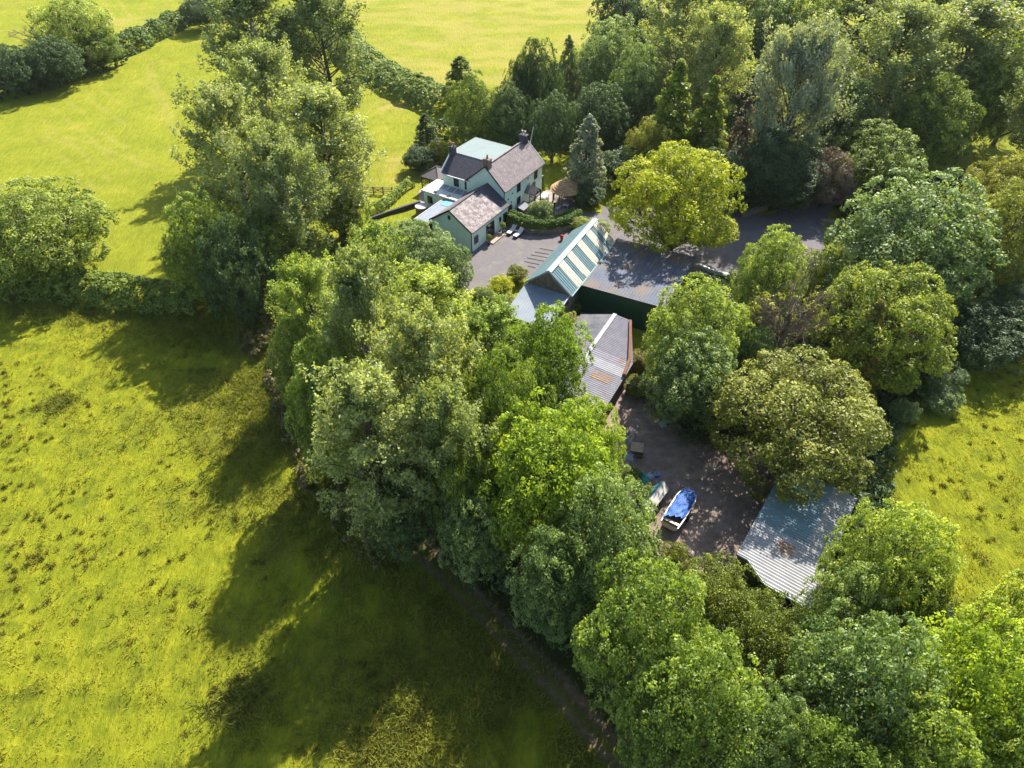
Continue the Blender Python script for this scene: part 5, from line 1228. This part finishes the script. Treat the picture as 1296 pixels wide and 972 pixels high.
hedge('paddock_hedge', pxs([(555,168),(600,172),(640,172),(690,178),(740,182),(770,190)],0.3), 5.0, 3.0, LM['dark'], 'dark hedge behind the farmhouse at the edge of its lawn', 9, ls=0.2, dens=4)
hedge('drive_hedge', pxs([(930,262),(960,258),(1000,246),(1030,232)],0.3), 4.0, 2.2, LM['dark'], 'dark hedge on the left bank of the drive under the willow', 10, ls=0.18, dens=4)
hedge('right_hedge', pxs([(1075,282),(1120,280),(1180,300)],0.3), 4.0, 2.0, LM['dark'], 'dark shrubbery behind the right drive wall', 12, ls=0.18, dens=4)
hedge('scrub_bank', pxs([(330,412),(352,440),(372,480),(392,525),(415,575),(448,618),(485,655),(520,690)],0.3), 6.0, 1.9, LM['brown'], 'brownish green scrub bank along the field side of the middle clump', 13, ls=0.15, dens=4, lump=0.6)

# ------------------------------------------------------------------ undergrowth and grass (uncountable)
def scatter_poly(P, n, rng, avoid=None):
    P2 = np.array(P)[:, :2]; lo = P2.min(0); hi = P2.max(0); lo = np.maximum(lo, [-110, 8]); hi = np.minimum(hi, [125, 215]); out = []
    while sum(map(len, out)) < n:
        q = rng.uniform(lo, hi, (n*2, 2)); q = q[inpoly(q[:,0], q[:,1], P2)]
        if avoid is not None: q = q[~avoid(q)]
        out.append(q)
        if len(out) > 60: break
    return np.concatenate(out)[:n]
BUILT = [pxs([(480,330),(560,190),(770,180),(800,262),(1090,235),(1060,345),(870,350),(860,560),(940,570),(1080,640),(1040,790),(920,720),(850,740),(760,560),(700,520),(640,400),(590,385)])]
rng = np.random.default_rng(5)
av = lambda q: np.any([inpoly(q[:,0], q[:,1], P) for P in BUILT], axis=0) | (dpath(q[:,0], q[:,1], TRACK) < 2.2)
q = np.concatenate([scatter_poly(WOODP, 7000, rng, av), scatter_poly(WOODP2, 4500, rng, av)]); n = len(q)
h = rng.uniform(0.1, 0.8, n); Cc = np.stack([q[:,0], q[:,1], h], -1); Cn = unit(np.stack([rng.normal(0,.3,n), rng.normal(0,.3,n), np.ones(n)], -1))
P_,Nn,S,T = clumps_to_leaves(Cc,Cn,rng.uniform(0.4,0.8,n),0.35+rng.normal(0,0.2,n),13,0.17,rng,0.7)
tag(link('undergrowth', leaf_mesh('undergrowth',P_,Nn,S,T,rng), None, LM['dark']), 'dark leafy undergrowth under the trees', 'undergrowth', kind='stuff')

def grass_mesh(name, q, blades, hgt, wdt, spread, rng, mat, tint, lean=0.5):
    n = len(q); k = n*blades; i = np.repeat(np.arange(n), blades)
    b = q[i]+rng.normal(size=(k,2))*spread; z0 = ground_z(b[:,0], b[:,1])-0.03
    d = np.concatenate([rng.normal(size=(k,2))*lean, np.ones((k,1))], 1); d = unit(d)
    H_ = hgt[i]*rng.uniform(0.6,1.2,k); az = rng.uniform(0,6.28,k); t = np.stack([np.cos(az), np.sin(az), np.zeros(k)], -1)*wdt
    B = np.stack([b[:,0], b[:,1], z0], -1); mid = B+d*(H_*0.55)[:,None]
    top = B+d*H_[:,None]+np.stack([d[:,0], d[:,1], -0.15*np.ones(k)], -1)*(H_*0.25)[:,None]
    V = np.stack([B-t, B+t, mid+t*0.8, mid-t*0.8, top-t*0.15, top+t*0.15], 1).reshape(-1,3); o_ = (np.arange(k)*6)[:,None]
    F = np.concatenate([o_+np.array([[0,1,2,3]]), o_+np.array([[3,2,5,4]])], 0)
    tt = np.clip(tint[i]+rng.normal(0,0.12,k), 0, 1); me = mesh_np(name, V, F, None, None, np.concatenate([tt, np.clip(tt+0.1,0,1)]))
    return tag(link(name, me, None, mat), kind='stuff')
GM = leafmat('grass_blade', (0.110,0.125,0.010), (0.330,0.310,0.028), 0.3, 0.8)
RM = leafmat('rush_blade', (0.055,0.070,0.008), (0.200,0.170,0.022), 0.3, 0.8)
RM2 = leafmat('long_grass_blade', (0.065,0.100,0.010), (0.260,0.260,0.030), 0.3, 0.8)
trk_av = lambda q: dpath(q[:,0], q[:,1], TRACK) < 1.5
q = np.concatenate([scatter_poly(ROUGHP, 26000, rng, trk_av), scatter_poly(RIGHTP, 9000, rng)])
q = q[(q[:,1] < 100)]
f = fbm(q[:,0], q[:,1], 3, 1.5, 3)
tag(grass_mesh('field_grass', q, 6, 0.10+0.42*np.clip(f-0.35,0,1), 0.035, 0.20, rng, GM, 0.3+0.9*(fbm(q[:,0],q[:,1],71,4,3)-0.25), 0.7), 'rough uncut yellow green grass in the near fields', 'grass')
P_e = [p for p in ROUGHP[4:10]]
q = scatter_poly(ROUGHP, 60000, rng, trk_av); dd = dpath(q[:,0], q[:,1], P_e); q = q[(rng.random(len(q)) < np.exp(-(dd/9.0)**1.5)) & (fbm(q[:,0], q[:,1], 81, 5.0, 4) > 0.36)]
q = np.concatenate([q]+[G(u, v)[:2]+rng.normal(size=(k, 2))*r for u, v, k, r in ((500,930,900,3.2),(310,890,260,1.5),(75,515,120,0.8),(600,850,400,2.8),(350,500,500,3.0),(20,388,200,1.6),(60,390,200,1.6),(110,396,200,1.6),(160,400,200,1.6),(210,404,200,1.6),(260,408,200,1.8),(310,410,220,2.0))])
tag(grass_mesh('long_grass', q, 7, 0.25+0.45*rng.random(len(q)), 0.04, 0.25, rng, RM2, 0.2+0.9*(fbm(q[:,0],q[:,1],72,2.5,3)-0.2), 0.6), 'long brownish green grass along the field edge by the trees', 'grass')
# darker rush tussocks
q = scatter_poly(ROUGHP, 5200, rng, trk_av); keep = fbm(q[:,0], q[:,1], 91, 9, 3) + 0.5*rng.random(len(q)) > 0.98
q = q[keep]; q2 = scatter_poly(RIGHTP, 260, rng); e = np.array([list(G(75,512)[:2])]); q3 = e+rng.normal(size=(26,2))*np.array([0.6,1.1])
q4 = np.concatenate([G(300,885)[:2]+rng.normal(size=(70,2))*1.3, G(500,930)[:2]+rng.normal(size=(120,2))*2.2])
q = np.concatenate([q, q2, q3, q4]); n = len(q)
tag(grass_mesh('rush_tussocks', q, 34, rng.uniform(0.15,0.40,n), 0.035, 0.13, rng, RM, rng.uniform(0.2,1.0,n), 0.5), 'dark rush tussocks dotted over the rough fields', 'rushes')

# ------------------------------------------------------------------ air
m = MB(); m.box(-3200,3200,-1800,4200,-3.0,62.0)
m_, t_, o_ = newmat('summer_air'); pv_ = N(t_, 'ShaderNodeVolumePrincipled'); pv_.inputs['Color'].default_value = (0.93,0.95,0.97,1); pv_.inputs['Density'].default_value = 0.00005; pv_.inputs['Anisotropy'].default_value = 0.2
t_.links.new(pv_.outputs[0], o_.inputs['Volume'])
tag(m.build('haze', m_), kind='stuff')
